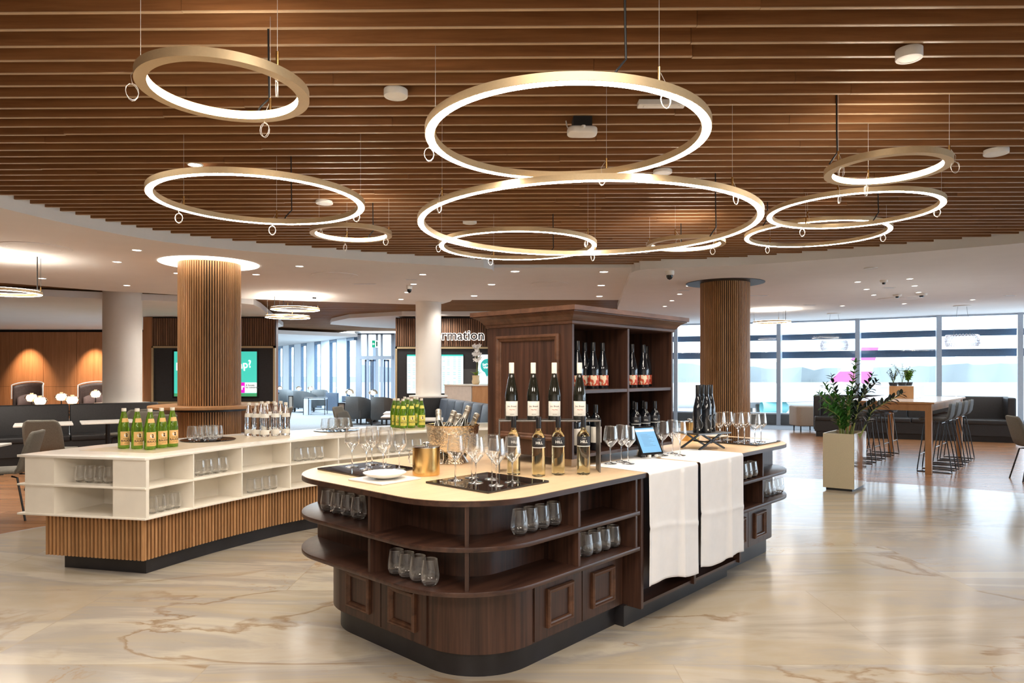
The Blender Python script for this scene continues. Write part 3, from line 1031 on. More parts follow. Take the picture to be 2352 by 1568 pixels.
# ------------------------------------------------------------------ ceiling fittings
def downlight_at(px, py, z, r, i, label):
    p = at(px, py, z)
    t = thing('recessed_downlight', label, 'ceiling light', (p.x, p.y, z), 0, 'recessed downlights')
    M().lathe([(r * .82, -.001), (r, -.006), (r * 1.12, -.001), (r * 1.12, .004)], 20).build('trim_ring', MAT['plastic'], t, smooth=True)
    M().cyl((0, 0), r * .82, -.002, .002, 20).build('lens', MAT['downlight'], t)
DL = [(314, 574), (269, 601), (97, 639), (291, 655), (407, 627), (588, 630), (688, 611)]
for i, (px, py) in enumerate(DL):
    downlight_at(px, py, ZS, .055, i, 'small recessed downlight in the left white soffit, ' + ['nearest the wood ceiling rim', 'just below the nearest one', 'leftmost of all', 'above the plain cream column', 'left of the slatted column', 'right of the slatted column', 'farthest right by the soffit rim'][i])
for i, (px, py) in enumerate([(971, 630), (950, 652), (935, 671), (921, 687)]):
    downlight_at(px, py, ZS, .055, i, 'recessed downlight in the row near the left soffit tip, ' + ['nearest to the camera', 'second from the camera', 'third from the camera', 'farthest from the camera'][i])
for s, xs in (('left', [(1183, 623), (1129, 653), (1089, 679)]), ('right', [(1387, 624), (1381, 655), (1377, 680)])):
    for i, (px, py) in enumerate(xs):
        downlight_at(px, py, 2.925, .07, i, 'recessed downlight in the middle white ceiling field, %s row, %s' % (s, ['nearest', 'middle one', 'farthest'][i]))
for i, (px, py) in enumerate([(1582, 656), (1561, 675), (1543, 690), (1527, 703)]):
    downlight_at(px, py, ZS, .05, i, 'recessed downlight in the row left of the right slatted column, ' + ['nearest to the camera', 'second from the camera', 'third from the camera', 'farthest from the camera'][i])
RD = [(1970, 647), (1990, 664), (2007, 677), (2090, 640), (2101, 656), (2110, 671), (2077, 697), (1935, 702), (2234, 688)]
RN = ['top of the left group of three', 'middle of the left group of three', 'bottom of the left group of three', 'top of the right group of three', 'middle of the right group of three', 'bottom of the right group of three', 'below the smoke detectors', 'lowest at left near the windows', 'far right near the windows']
for i, (px, py) in enumerate(RD):
    downlight_at(px, py, ZS, .05, i, 'recessed downlight in the right white soffit, ' + RN[i])
for i, (px, py) in enumerate([(448, 378)]):
    downlight_at(px, py, ZC, .05, i, 'recessed downlight in the wood ceiling above the left large ring')
# round flush air grilles
def disc(name, label, cat, px, py, z, r, mt, h=.012, group=None):
    p = at(px, py, z)
    t = thing(name, label, cat, (p.x, p.y, z), 0, group)
    M().lathe([(0, -h), (r * .86, -h), (r * .93, -h * .4), (r, -h), (r, -.0003), (0, -.0003)], 32).build('cover', mt, t, smooth=True)
    M().lathe([(r * .70, -h - .001), (r * .72, -h - .003), (r * .74, -h - .001)], 32).build('groove', MAT['plastic'], t, smooth=True)
    return t
GR = 'round air grilles'
disc('air_grille', 'large round flush air grille in the left soffit near the photo edge', 'air vent', 80, 568, ZS, .36, MAT['soffit'], .008, GR)
disc('air_grille', 'round flush air grille in the soffit above the stacked ring pendants', 'air vent', 769, 632, ZS, .33, MAT['soffit'], .008, GR)
disc('air_grille', 'round flush air grille in the middle white ceiling field', 'air vent', 1262, 652, 2.925, .31, MAT['soffit'], .008, GR)
disc('air_grille', 'round flush air grille below the smoke detectors of the right soffit', 'air vent', 2065, 686, ZS, .38, MAT['soffit'], .008, GR)
disc('ceiling_cover', 'bright round cover plate in the right soffit near its rim', 'cover plate', 2000, 615, ZS, .085, MAT['plastic'], .01)
def speaker(px, py, r, hgt, label):
    p = at(px, py, ZC - hgt)
    t = thing('ceiling_speaker', label, 'speaker', (p.x, p.y, ZC), 0, 'round ceiling speakers')
    M().lathe([(r * .72, -hgt + .004), (r * .74, -hgt), (r * .97, -hgt), (r, -hgt + .004), (r, .01), (0, .01)], 32).build('housing', MAT['plastic'], t, smooth=True)
    M().cyl((0, 0), r * .73, -hgt + .001, -hgt + .006, 32).build('grille', MAT['tablewhite'], t)
speaker(2088, 136, .058, .035, 'round white ceiling speaker at upper right, largest in view')
speaker(909, 222, .064, .025, 'round white ceiling speaker between the upper left ring and the big upper ring')
speaker(2288, 354, .075, .02, 'round white ceiling speaker at the far right edge')
speaker(745, 468, .075, .012, 'round white ceiling disc seen inside the left large ring')
speaker(1522, 398, .07, .012, 'round white ceiling disc between the two largest rings')
speaker(1079, 513, .07, .012, 'round white ceiling disc inside the left of the largest ring')
p = at(1337, 300, 2.88)
t = thing('ceiling_projector', 'white rounded box hanging on a dark mount inside the big upper ring', 'projector', (p.x, p.y, 2.84), .03)
M().prism(rrect(-.088, .088, -.055, .055, (.04,) * 4, 8), .012, .055).build('casing', MAT['plastic'], t, smooth=True, bevel=.012, seg=3)
M().box(-.055, -.035, .055, .055, .06, .115).build('mount', MAT['cable'], t)
M().tube([(-.07, .03, .05), (-.085, .04, .08), (-.09, .05, .115)], .004, 6).build('cable', MAT['plastic'], t)
M().lathe([(0, -.012), (.009, -.01), (.012, 0), (.012, .004)], 14, (0, -.061, .045)).build('sensor', MAT['plastic'], t, smooth=True)
p = at(1519, 243, 2.93)
t = thing('linear_fixture', 'slim white linear fixture on the wood ceiling beside the big upper ring', 'ceiling fixture', (p.x, p.y, 2.955))
M().box(-.13, -.03, -.03, .13, .03, .002).build('housing', MAT['plastic'], t, bevel=.004)
M().box(-.10, -.018, -.033, .10, .018, -.03).build('diffuser', MAT['tablewhite'], t)
def dome(px, py, z, label, r=.07):
    p = at(px, py, z - .06)
    t = thing('dome_camera', label, 'camera', (p.x, p.y, z), 0, 'dome cameras')
    M().lathe([(r, .003), (r, -.045), (r * .9, -.06), (0, -.06)], 24).build('housing', MAT['plastic'], t, smooth=True)
    M().lathe([(r * .72, -.06), (r * .70, -.085), (r * .5, -.11), (0, -.125)], 20).build('lens_dome', MAT['rubber'], t, smooth=True)
dome(1538, 632, ZS, 'white dome security camera on the right soffit left of the slatted column', .062)
dome(940, 664, ZS, 'small white dome camera near the downlight row at the left soffit tip', .05)
dome(642, 746, 2.955, 'white dome camera under the wood ceiling beside the left kiosk', .09)
dome(822, 765, 2.955, 'white dome camera at the corner of the far windows', .12)
def detector(px, py, z, label, r=.065):
    p = at(px, py, z - .03)
    t = thing('smoke_detector', label, 'smoke detector', (p.x, p.y, z), 0, 'smoke detectors')
    M().lathe([(r, .003), (r, -.02), (r * .8, -.035), (0, -.035)], 20).build('base', MAT['plastic'], t, smooth=True)
    M().lathe([(r * .45, -.035), (r * .4, -.06), (0, -.065)], 16).build('sensor_head', MAT['rubber'], t, smooth=True)
detector(2030, 648, ZS, 'smoke detector on the right soffit, upper one', .055)
detector(2061, 680, ZS, 'smoke detector on the right soffit, lower left one', .07)
detector(2117, 678, ZS, 'smoke detector on the right soffit, lower right one', .09)
detector(722, 682, ZS, 'flat round detector beside the stacked ring pendants', .085)
def slotvent(px, py, z, w, label, rz=0):
    p = at(px, py, z)
    t = thing('slot_diffuser', label, 'air vent', (p.x, p.y, z), rz, 'slot diffusers')
    M().box(-w / 2, -.03, -.006, w / 2, .03, .003).build('frame', MAT['plastic'], t)
    M().box(-w / 2 + .02, -.012, -.009, w / 2 - .02, .012, -.004).build('slot', MAT['alu'], t)
for a in ((838, 651, ZS, .38, 'slim slot diffuser in the left soffit, right of the round grille'), (945, 641, ZS, .2, 'short slot diffuser near the left soffit tip'), (1571, 666, ZS, .2, 'short slot diffuser left of the right slatted column'), (1740, 678, ZS, .4, 'long slot diffuser right of the right slatted column'), (2042, 660, ZS, .2, 'slot diffuser between the two downlight groups of the right soffit'), (2320, 678, ZS, .2, 'slot diffuser at the far right of the soffit'), (1860, 700, ZS, .24, 'slot diffuser near the windows, right of the slatted column')):
    slotvent(*a)
# wall-washers on the veneer wall
for px in (69, 219):
    q = atY(px, 21.5)
    spot('wall_washer', (q.x, 20.85, 2.74), 260, 64, .9, (1, .72, .46), (q.x, 21.5, 0.9), .03)
# ================================================================== DARK WINE ISLAND (own axes u, v)
PH = math.atan2(.736, .677)
CP, SP = cos(PH), sin(PH)
UC, VC = 3.888, 2.87
def isl(u, v, z=0.0):
    return Vector((u * CP - v * SP, u * SP + v * CP, z))
def px_on_v(px, v):
    t = (px - CX) / F
    Y = v / (CP - SP * t)
    return SP * Y + CP * t * Y
def px_on_u(px, u):
    t = (px - CX) / F
    Y = u / (SP + CP * t)
    return CP * Y - SP * t * Y
CT = .88
isd = thing('bar_island', 'long dark wooden bar island with pale top, open shelves and rounded ends', 'bar island', isl(UC, VC), PH)
def iadd(m, name, mt, bevel=0, smooth=False, parent=None):
    m.xf(Matrix.Translation((-UC, -VC, 0)))
    return m.build(name, mt, parent or isd, bevel=bevel, smooth=smooth)
U0, U1, V0, V1 = 1.955, 5.82, 2.06, 3.68
iadd(M().prism(rrect(U0, U1, V0, V1, (.45,) * 4, 20), .854, .879), 'counter_edge', MAT['darkplank'], smooth=True)
iadd(M().prism(rrect(U0 + .004, U1 - .004, V0 + .004, V1 - .004, (.446,) * 4, 20), .862, CT + .001), 'countertop', MAT['toplight'], smooth=True)
near = rrect(U0, 3.30, V0, V1, (.45, 0, 0, .45), 20)
far = rrect(4.66, U1, V0, V1, (0, .45, .45, 0), 20)
for pts in (near, far):
    for zt in (.6735, .4745):
        iadd(M().prism(pts, zt - .022, zt), 'shelf', MAT['darkplank'], smooth=True, bevel=.002)
iadd(M().prism(rrect(2.205, 3.32, 2.30, 3.62, (.2, 0, 0, .03)), .47, .856), 'back_panel', MAT['dark'], smooth=True)
iadd(M().prism(rrect(4.64, 5.75, 2.28, 3.62, (0, .03, .03, 0)), .47, .856), 'back_panel', MAT['dark'], smooth=True)
def divider(u0, v0, u1, v1):
    for z0, z1 in ((.4745, .652), (.6735, .855)):
        a, b = Vector((u0, v0, (z0 + z1) / 2)), Vector((u1, v1, (z0 + z1) / 2))
        iadd(M().bar(a, b, .018, z1 - z0), 'divider', MAT['dark'])
divider(1.972, 2.757, 2.21, 2.757)
c45 = .7071
divider(2.405 - .435 * c45, 2.51 - .435 * c45, 2.405 - .17 * c45, 2.51 - .17 * c45)
divider(2.757, 2.075, 2.757, 2.31)
divider(3.275, 2.068, 3.275, 2.31)
divider(5.03, 2.075, 5.03, 2.29)
iadd(M().prism(rrect(2.155, 3.32, 2.19, 3.60, (.35, 0, 0, .35), 16), .12, .46), 'base_cabinet', MAT['dark'], smooth=True)
iadd(M().prism(rrect(4.62, 5.64, 2.19, 3.60, (0, .2, .2, 0), 16), .12, .46), 'base_cabinet', MAT['dark'], smooth=True)
iadd(M().prism(rrect(2.19, 3.32, 2.225, 3.565, (.33, 0, 0, .33), 16), 0, .125), 'plinth', MAT['plinth'], smooth=True)
iadd(M().prism(rrect(4.60, 5.60, 2.225, 3.565, (0, .18, .18, 0), 16), 0, .125), 'plinth', MAT['plinth'], smooth=True)
iadd(M().box(3.295, 2.165, 0, 4.615, 3.6, .118), 'plinth', MAT['plinth'])
def framed_door(c, axis, w):
    """door panel with a square raised moulding; axis 'u' faces -u, 'v' faces -v"""
    z0, z1 = .128, .452
    m, fm, pm = M(), M(), M()
    hw = w / 2 - .003
    if axis == 'u':
        m.box(c[0] - .008, c[1] - hw, z0, c[0] + .004, c[1] + hw, z1)
    else:
        m.box(c[0] - hw, c[1] - .008, z0, c[0] + hw, c[1] + .004, z1)
    d = iadd(m, 'door', MAT['dark'])
    zc, hh = .273, .098
    hf = .105
    # moulding: mitred profile lofted round a square
    prof = [(0, .0), (0, .014), (.006, .022), (.014, .022), (.018, .015), (.026, .013), (.030, .006), (.030, 0)]
    rings = []
    for ins, out in prof:
        ring = []
        for sx, sz in ((-1, -1), (1, -1), (1, 1), (-1, 1)):
            a, z = sx * (hf - ins), zc + sz * (hh - ins)
            o = .008 + out
            ring.append((c[0] - o, c[1] + a, z) if axis == 'u' else (c[0] + a, c[1] - o, z))
        rings.append(ring)
    fm.loft(rings, cap=False)
    f = iadd(fm, 'frame_moulding', MAT['crown'], parent=d)
framed_door((2.155, 2.717), 'u', .366)
framed_door((2.155, 3.093), 'u', .386)
framed_door((2.728, 2.19), 'v', .388)
framed_door((3.105, 2.19), 'v', .362)
framed_door((5.213, 2.19), 'v', .40)
framed_door((4.836, 2.19), 'v', .35)
iadd(M().box(3.33, 2.215, .118, 4.65, 3.6, .856), 'waste_unit', MAT['dark'])
iadd(M().box(3.34, 2.09, .118, 4.63, 2.22, .135), 'waste_unit_floor', MAT['darkplank'])
for u in (3.342, 3.965, 4.628):
    iadd(M().box(u - .013, 2.072, .112, u + .013, 2.30, .858), 'upright', MAT['dark'], bevel=.002)

# ------------------------------------------------------------------ wine cabinet on the island
CU0, CU1, CV0, CV1 = 3.227, 4.42, 2.484, 3.187
cab = thing('wine_cabinet', 'tall dark walnut wine cabinet with a crown moulding on the middle of the bar island', 'cabinet', isl((CU0 + CU1) / 2, (CV0 + CV1) / 2, CT), PH)
def cadd(m, name, mt, bevel=0, parent=None):
    m.xf(Matrix.Translation((-(CU0 + CU1) / 2, -(CV0 + CV1) / 2, -CT)))
    return m.build(name, mt, parent or cab, bevel=bevel)
ZB, ZT = .932, 1.765
cadd(M().box(CU0, CV0, ZB, CU0 + .022, CV1, ZT), 'side_panel', MAT['dark'], .002)
cadd(M().box(CU1 - .022, CV0, ZB, CU1, CV1, ZT), 'side_panel', MAT['dark'], .002)
cadd(M().box(CU0 + .022, 2.83, ZB, CU1 - .022, 2.85, ZT), 'back_panel', MAT['dark'])
cadd(M().box(CU0 + .022, CV1 - .02, ZB, CU1 - .022, CV1, ZT), 'back_panel', MAT['dark'])
cadd(M().box(CU0 + .022, CV0 + .003, ZB, CU1 - .022, CV1 - .02, ZB + .022), 'bottom_board', MAT['darkplank'], .002)
cadd(M().box(CU0 + .022, CV0 + .003, ZT - .028, CU1 - .022, CV1 - .02, ZT), 'top_board', MAT['darkplank'], .002)
cadd(M().box(CU0 + .022, CV0 + .004, 1.321, CU1 - .022, 2.83, 1.344), 'shelf', MAT['darkplank'], .002)
cadd(M().box(3.828, CV0 + .002, ZB + .02, 3.850, 2.83, ZT - .02), 'middle_upright', MAT['dark'], .002)
prof = [(0, 1.738), (.010, 1.742), (.010, 1.758), (.018, 1.762), (.022, 1.770), (.028, 1.778), (.042, 1.792), (.060, 1.803), (.072, 1.808), (.072, 1.813), (.084, 1.815), (.084, 1.843), (.0, 1.846)]
cadd(M().loft([[(CU0 - o, CV0 - o, z), (CU1 + o, CV0 - o, z), (CU1 + o, CV1 + o, z), (CU0 - o, CV1 + o, z)] for o, z in prof]), 'crown_moulding', MAT['crown'])
v0, v1, z0, z1 = 2.575, 3.10, 1.03, 1.685
rings = []
for ins, out in [(0, 0), (0, .014), (.008, .024), (.016, .024), (.024, .014), (.034, .012), (.040, .004), (.040, 0)]:
    rings.append([(CU0 - out, v0 + ins, z0 + ins), (CU0 - out, v1 - ins, z0 + ins), (CU0 - out, v1 - ins, z1 - ins), (CU0 - out, v0 + ins, z1 - ins)])
cadd(M().loft(rings, cap=False), 'frame_moulding', MAT['crown'])
for u in (CU0 + .06, CU1 - .14):
    for v in (CV0 + .05, CV1 - .12):
        cadd(M().box(u, v, CT + .001, u + .08, v + .07, ZB), 'foot', MAT['toplight'])

# ================================================================== CREAM COUNTER
IN = smoothpath([(-2.57, 4.78, 0), (-2.41, 5.17, 0), (-2.21, 5.6, 0), (-1.95, 6.05, 0), (-1.6, 6.44, 0), (-.92, 7.0, 0), (-.34, 7.29, 0), (.35, 7.45, 0)], 121)
OUT = smoothpath([(-3.62, 4.99, 0), (-3.40, 5.7, 0), (-3.06, 6.2, 0), (-2.75, 6.62, 0), (-2.27, 7.08, 0), (-1.57, 7.65, 0), (-.3, 8.2, 0), (.25, 8.33, 0)], 121)
def cP(t, s, z=0.0):
    x = max(0.0, min(1.0, t)) * 120
    i = min(119, int(x))
    f = x - i
    a = IN[i].lerp(IN[i + 1], f)
    b = OUT[i].lerp(OUT[i + 1], f)
    p = a.lerp(b, s)
    return Vector((p.x, p.y, z))
def c_px(px, s):
    lo, hi = 0.0, 1.0
    for _ in range(40):
        mid = (lo + hi) / 2
        p = cP(mid, s)
        if CX + F * p.x / p.y < px:
            lo = mid
        else:
            hi = mid
    return (lo + hi) / 2
C0 = Vector((-1.9, 6.4, 0))
ctr = thing('serving_counter', 'long curved cream serving counter with open shelves over an oak-slatted base', 'counter', C0)
def kadd(m, name, mt, bevel=0, smooth=False):
    m.xf(Matrix.Translation(-C0))
    return m.build(name, mt, ctr, bevel=bevel, smooth=smooth)
def strip_outline(t0, t1, s0, s1, n=48):
    a = [cP(t0 + (t1 - t0) * i / n, s0) for i in range(n + 1)]
    b = [cP(t0 + (t1 - t0) * i / n, s1) for i in range(n, -1, -1)]
    return [(p.x, p.y) for p in a + b]
CW = .85
kadd(M().prism(strip_outline(0, 1, 0, 1), CW - .018, CW), 'countertop', MAT['whitetop'], smooth=True, bevel=.002)
kadd(M().prism(strip_outline(.06, .985, .17, .80), CW - .004, CW + .0012), 'top_inlay', MAT['inlay'], smooth=True)
for zt in (.64, .426):
    kadd(M().prism(strip_outline(0, 1, 0, 1), zt - .014, zt), 'shelf', MAT['white'], smooth=True, bevel=.002)
kadd(M().prism(strip_outline(.085, 1, .25, .71), .42, CW - .01), 'core', MAT['white'], smooth=True)
TDIV = [c_px(px, 0.0) for px in (446, 557, 668, 778, 893, 1010)] + [.90, .985]
for z0, z1 in ((.426, .627), (.64, CW - .017)):
    for s0, s1 in ((0.0, .247), (.716, .945)):
        kadd(M().prism(strip_outline(.002, .008, s0, s1, 2), z0, z1), 'end_panel', MAT['white'])
    for s in (.247, .716):
        a, b = cP(.002, s), cP(.088, s)
        zz = (z0 + z1) / 2
        kadd(M().bar((a.x, a.y, zz), (b.x, b.y, zz), .012, z1 - z0), 'bay_side', MAT['white'])
    for t in TDIV:
        a, b = cP(t, .004), cP(t, .255)
        zz = (z0 + z1) / 2
        kadd(M().bar((a.x, a.y, zz), (b.x, b.y, zz), .012, z1 - z0), 'divider', MAT['white'])
kadd(M().prism(strip_outline(.022, .99, .09, .80), .105, .413), 'base_core', MAT['black'])
kadd(M().prism(strip_outline(.03, .985, .11, .77), 0, .11), 'plinth', MAT['plinth'])
sl = M()
def slat_at(p, ang, w=.0165, d=.011):
    sl.obox((p.x, p.y, .261), (w / 2 + .0, d, .151), ang)
t = .016
ea = cP(.016, .075)
Ltot = sum((cP(i / 200, .07) - cP((i + 1) / 200, .07)).length for i in range(200))
n = int(Ltot / .0315)
for i in range(n):
    tt = .018 + (.985 - .018) * i / n
    p, q = cP(tt, .075), cP(tt + .004, .075)
    slat_at(p, math.atan2(q.y - p.y, q.x - p.x))
p0, p1 = cP(.016, .075), cP(.016, .835)
n = int((p1 - p0).length / .0315)
for i in range(n + 1):
    p = p0.lerp(p1, i / n)
    slat_at(p, math.atan2(p1.y - p0.y, p1.x - p0.x))
kadd(sl, 'base_slats', MAT['slat'])

# ================================================================== TABLEWARE PROTOTYPES
def tumbler():
    t = thing('tumbler', 'glass', 'glass')
    out = [(0, 0), (.022, 0), (.029, .003), (.036, .014), (.0415, .030), (.0425, .045), (.040, .070), (.036, .098), (.0337, .1195), (.0331, .1203)]
    inn = [(.0326, .1195), (.0349, .098), (.0389, .070), (.0414, .045), (.0402, .031), (.034, .0175), (.022, .0115), (0, .0105)]
    M().lathe([(.024, .0095), (.033, .0125), (.0375, .0185), (.0415, .030), (.0425, .045), (.040, .070), (.036, .098), (.0335, .1203)], 32).build('bowl', MAT['thin'], t, smooth=True)
    M().lathe([(0, 0), (.022, 0), (.029, .003), (.035, .0125), (.030, .0105), (.022, .009), (0, .0085)], 32).build('base', MAT['glass'], t, smooth=True)
    M().lathe([(.0329, .1198), (.0335, .1206), (.0342, .1198), (.0335, .119)], 32, closed=True).build('rim', MAT['glass'], t, smooth=True)
    return t
def wineglass():
    t = thing('wine_glass', 'glass', 'wine glass')
    wall = [(.0045, .1005), (.016, .1095), (.0415, .1395), (.0448, .147), (.0445, .155), (.0405, .190), (.0348, .2322)]
    st = [(0, .0098), (.0052, .009), (.0038, .018), (.0034, .06), (.0036, .085), (.0052, .097), (.0060, .1002), (0, .1006)]
    M().lathe(wall, 32).build('bowl', MAT['bowlglass'], t, smooth=True)
    M().lathe([(.0342, .2319), (.0348, .2326), (.0354, .2319), (.0348, .2312)], 32, closed=True).build('rim', MAT['glass'], t, smooth=True)
    M().lathe(st, 14).build('stem', MAT['glass'], t, smooth=True)
    M().lathe([(0, 0), (.037, 0), (.0385, .0012), (.036, .0026), (.015, .0045), (.0058, .0088), (0, .0096)], 32).build('foot', MAT['glass'], t, smooth=True)
    return t
LA0, LA1 = -PI / 2 - 1.15, -PI / 2 + 1.15
def label_patch(prof, a0=LA0, a1=LA1, seg=18):
    return M().lathe(prof, seg, a0=a0, a1=a1)
def text_ring(s, size, r, z, bold=0.0):
    m = txt(s, size, bold, .0003, bend=r)
    return m.xf(Matrix.Translation((0, 0, z)))
def riesling():
    t = thing('wine_bottle', 'b', 'wine bottle')
    M().lathe([(0, 0), (.034, 0), (.037, .004), (.037, .128), (.0355, .150), (.030, .185), (.022, .225), (.0155, .255), (.0145, .275), (.0145, .318), (0, .318)], 28).build('bottle_body', MAT['bottle'], t, smooth=True)
    M().lathe([(.0150, .262), (.0150, .325), (.014, .328), (0, .328)], 20).build('capsule', MAT['cap_white'], t, smooth=True)
    lb = label_patch([(.0372, .022), (.0375, .023), (.0375, .105), (.0372, .106)]).build('paper_label', MAT['label_white'], t, smooth=True)
    text_ring('Jos. Brauer', .0125, .0377, .074).build('label_text', MAT['ink'], lb)
    text_ring('RIESLING', .006, .0377, .030).build('label_text', MAT['ink'], lb)
    text_ring('~~', .03, .0377, .050).build('label_emblem', MAT['inkred'], lb)
    return t
def clearbottle(body, name='white_wine_bottle'):
    t = thing(name, 'b', 'wine bottle')
    M().lathe([(0, .012), (.02, .004), (.032, 0), (.0365, .004), (.0365, .205), (.035, .218), (.028, .232), (.018, .242), (.0145, .252), (.0140, .262), (.0140, .290), (0, .290)], 28).build('bottle_body', body, t, smooth=True)
    M().lathe([(.0144, .262), (.0146, .268), (.0146, .322), (.0138, .325), (0, .325)], 20).build('capsule', MAT['cap_dark'], t, smooth=True)
    lb = label_patch([(.0367, .163), (.0369, .164), (.0369, .212), (.0366, .213)], LA0 - .2, LA1 + .2).build('neck_label', MAT['label_black'], t, smooth=True)
    text_ring('HILL', .021, .0371, .178, .0004).build('label_text', MAT['inkwhite'], lb)
    text_ring('weingut', .006, .0371, .201).build('label_text', MAT['inkwhite'], lb)
    M().lathe([(.0367, .157), (.0370, .158), (.0370, .160), (.0367, .161)], 18, a0=LA0 - .2, a1=LA1 + .2).build('label_band', MAT['inkwhite'], lb)
    return t
def redlabel():
    t = thing('red_wine_bottle', 'b', 'wine bottle')
    M().lathe([(0, 0), (.036, 0), (.0385, .004), (.0385, .120), (.036, .145), (.025, .195), (.0165, .228), (.0145, .245), (.0145, .295), (0, .295)], 26).build('bottle_body', MAT['bottleb'], t, smooth=True)
    M().lathe([(.0150, .245), (.0150, .297), (.014, .300), (0, .300)], 18).build('capsule', MAT['cap_dark'], t, smooth=True)
    label_patch([(.0387, .02), (.0390, .021), (.0390, .086), (.0387, .087)], LA0 - .15, LA1 + .15).build('paper_label', MAT['label_red'], t, smooth=True)
    return t
def darkbordeaux(white):
    t = thing('dark_wine_bottle', 'b', 'wine bottle')
    M().lathe([(0, 0), (.034, 0), (.037, .004), (.037, .185), (.035, .200), (.026, .216), (.017, .228), (.0142, .240), (.0142, .285), (0, .285)], 26).build('bottle_body', MAT['bottleb'], t, smooth=True)
    M().lathe([(.0148, .235), (.0148, .287), (.0138, .290), (0, .290)], 18).build('capsule', MAT['cap_dark'], t, smooth=True)
    if white:
        label_patch([(.0372, .05), (.0375, .051), (.0375, .150), (.0372, .151)]).build('paper_label', MAT['label_white'], t, smooth=True)
    else:
        lb = label_patch([(.0372, .145), (.0375, .146), (.0375, .188), (.0372, .189)]).build('paper_label', MAT['label_black'], t, smooth=True)
        text_ring('HILL', .016, .0377, .158).build('label_text', MAT['inkwhite'], lb)
        label_patch([(.0373, .139), (.0376, .140), (.0376, .142), (.0373, .143)]).build('label_band', MAT['inkwhite'], lb, smooth=True)
    return t
def tallblack():
    t = thing('tall_black_bottle', 'b', 'wine bottle')
    M().lathe([(0, 0), (.034, 0), (.0365, .004), (.0365, .150), (.034, .180), (.026, .225), (.0180, .262), (.0165, .285), (.0165, .345), (0, .345)], 26).build('bottle_body', MAT['bottleb'], t, smooth=True)
    M().lathe([(.0170, .285), (.0172, .348), (.016, .351), (0, .351)], 18).build('capsule', MAT['cap_dark'], t, smooth=True)
    pth = []
    for k in range(25):
        a = -PI / 2 + .5 + .45 * sin(k / 24 * 2 * PI)
        pth.append((.0369 * cos(a), .0369 * sin(a), .03 + .11 * k / 24))
    M().tube(pth, .0006, 5).build('label_line', MAT['inkwhite'], t)
    M().box(-.004, -.0374, .018, .004, -.0362, .028).build('paper_label', MAT['label_white'], t)
    return t
def juicebottle(labmat, name):
    t = thing(name, 'b', 'juice bottle')
    M().lathe([(0, .004), (.03, 0), (.039, .002), (.0425, .006), (.0425, .160), (.0420, .168), (.036, .200), (.026, .245), (.0175, .283), (.0155, .290), (.0155, .300), (0, .300)], 28).build('bottle_body', MAT['juice'], t, smooth=True)
    M().lathe([(.0165, .292), (.0175, .294), (.0175, .313), (.016, .316), (0, .316)], 20).build('screw_cap', MAT['cap_white'], t, smooth=True)
    lb = label_patch([(.0427, .028), (.0430, .029), (.0430, .135), (.0427, .136)], LA0 + .15, LA1 - .15).build('paper_label', labmat, t, smooth=True)
    text_ring('RAUCH', .0215, .0432, .056, .0005).build('label_text', MAT['ink'], lb)
    text_ring('FRANZ JOSEF', .008, .0432, .077, .0002).build('label_text', MAT['ink'], lb)
    text_ring('Apfelsaft 100%', .0055, .0432, .042).build('label_text', MAT['ink'], lb)
    dsk = M()
    R = .0433
    dsk.add([(R * cos(-PI / 2 + .017 / R * cos(a)), R * sin(-PI / 2 + .017 / R * cos(a)), .107 + .017 * sin(a)) for a in [2 * PI * k / 24 for k in range(24)]], [tuple(range(24))])
    dsk.build('portrait_medallion', MAT['inkwhite'], lb)
    hd = M()
    R = .0436
    sil = [(-.002, -.015), (.011, -.013), (.009, -.006), (.004, -.003), (.007, .003), (.008, .009), (.003, .014), (-.004, .014), (-.007, .010), (-.003, .008), (.001, .006), (-.001, .0), (-.004, -.006)]
    hd.add([(R * cos(-PI / 2 + x / R), R * sin(-PI / 2 + x / R), .107 + z) for x, z in sil], [tuple(range(len(sil)))])
    hd.build('portrait_silhouette', MAT['ink'], lb)
    label_patch([(.0352, .208), (.0338, .2145), (.0283, .2395)], LA0 + .3, LA1 - .3).build('neck_label', labmat, t, smooth=True)
    return t
def waterbottle():
    t = thing('water_bottle', 'b', 'water bottle')
    M().lathe([(0, .004), (.028, 0), (.036, .002), (.039, .006), (.039, .10), (.0365, .125), (.0385, .165), (.036, .200), (.026, .243), (.0165, .280), (.0150, .288), (.0150, .300), (0, .300)], 26).build('bottle_body', MAT['water'], t, smooth=True)
    M().lathe([(.0160, .288), (.0170, .290), (.0170, .311), (.0155, .314), (0, .314)], 18).build('screw_cap', MAT['cap_white'], t, smooth=True)
    label_patch([(.0392, .020), (.0395, .021), (.0395, .062), (.0392, .063)], LA0 - .3, LA1 + .3).build('paper_label', MAT['label_white'], t, smooth=True)
    lb = label_patch([(.0392, .176), (.0365, .200), (.0335, .213)], LA0 - .4, LA1 + .4).build('neck_label', MAT['label_white'], t, smooth=True)
    return t
def champagne():
    t = thing('sparkling_wine_bottle', 'b', 'wine bottle')
    M().lathe([(0, 0), (.04, 0), (.043, .005), (.043, .13), (.040, .16), (.029, .20), (.0195, .235), (.0165, .26), (.0165, .295), (0, .295)], 26).build('bottle_body', MAT['bottle'], t, smooth=True)
    M().lathe([(.0205, .236), (.0175, .262), (.0172, .278), (.0195, .282), (.0195, .288), (.0180, .290), (.0195, .300), (.0188, .312), (.013, .317), (0, .318)], 22).build('foil', MAT['cap_silver'], t, smooth=True)
    w = M()
    for k in range(6):
        a = k * PI / 3
        w.tube([(.0215 * cos(a), .0215 * sin(a), .234), (.030 * cos(a + .3), .030 * sin(a + .3), .203), (.041 * cos(a + .6), .041 * sin(a + .6), .165)], .0012, 5)
    w.build('foil_points', MAT['inkwhite'], t)
    return t
PT, PWG = Proto(tumbler()), Proto(wineglass())
rr = random.Random(5)

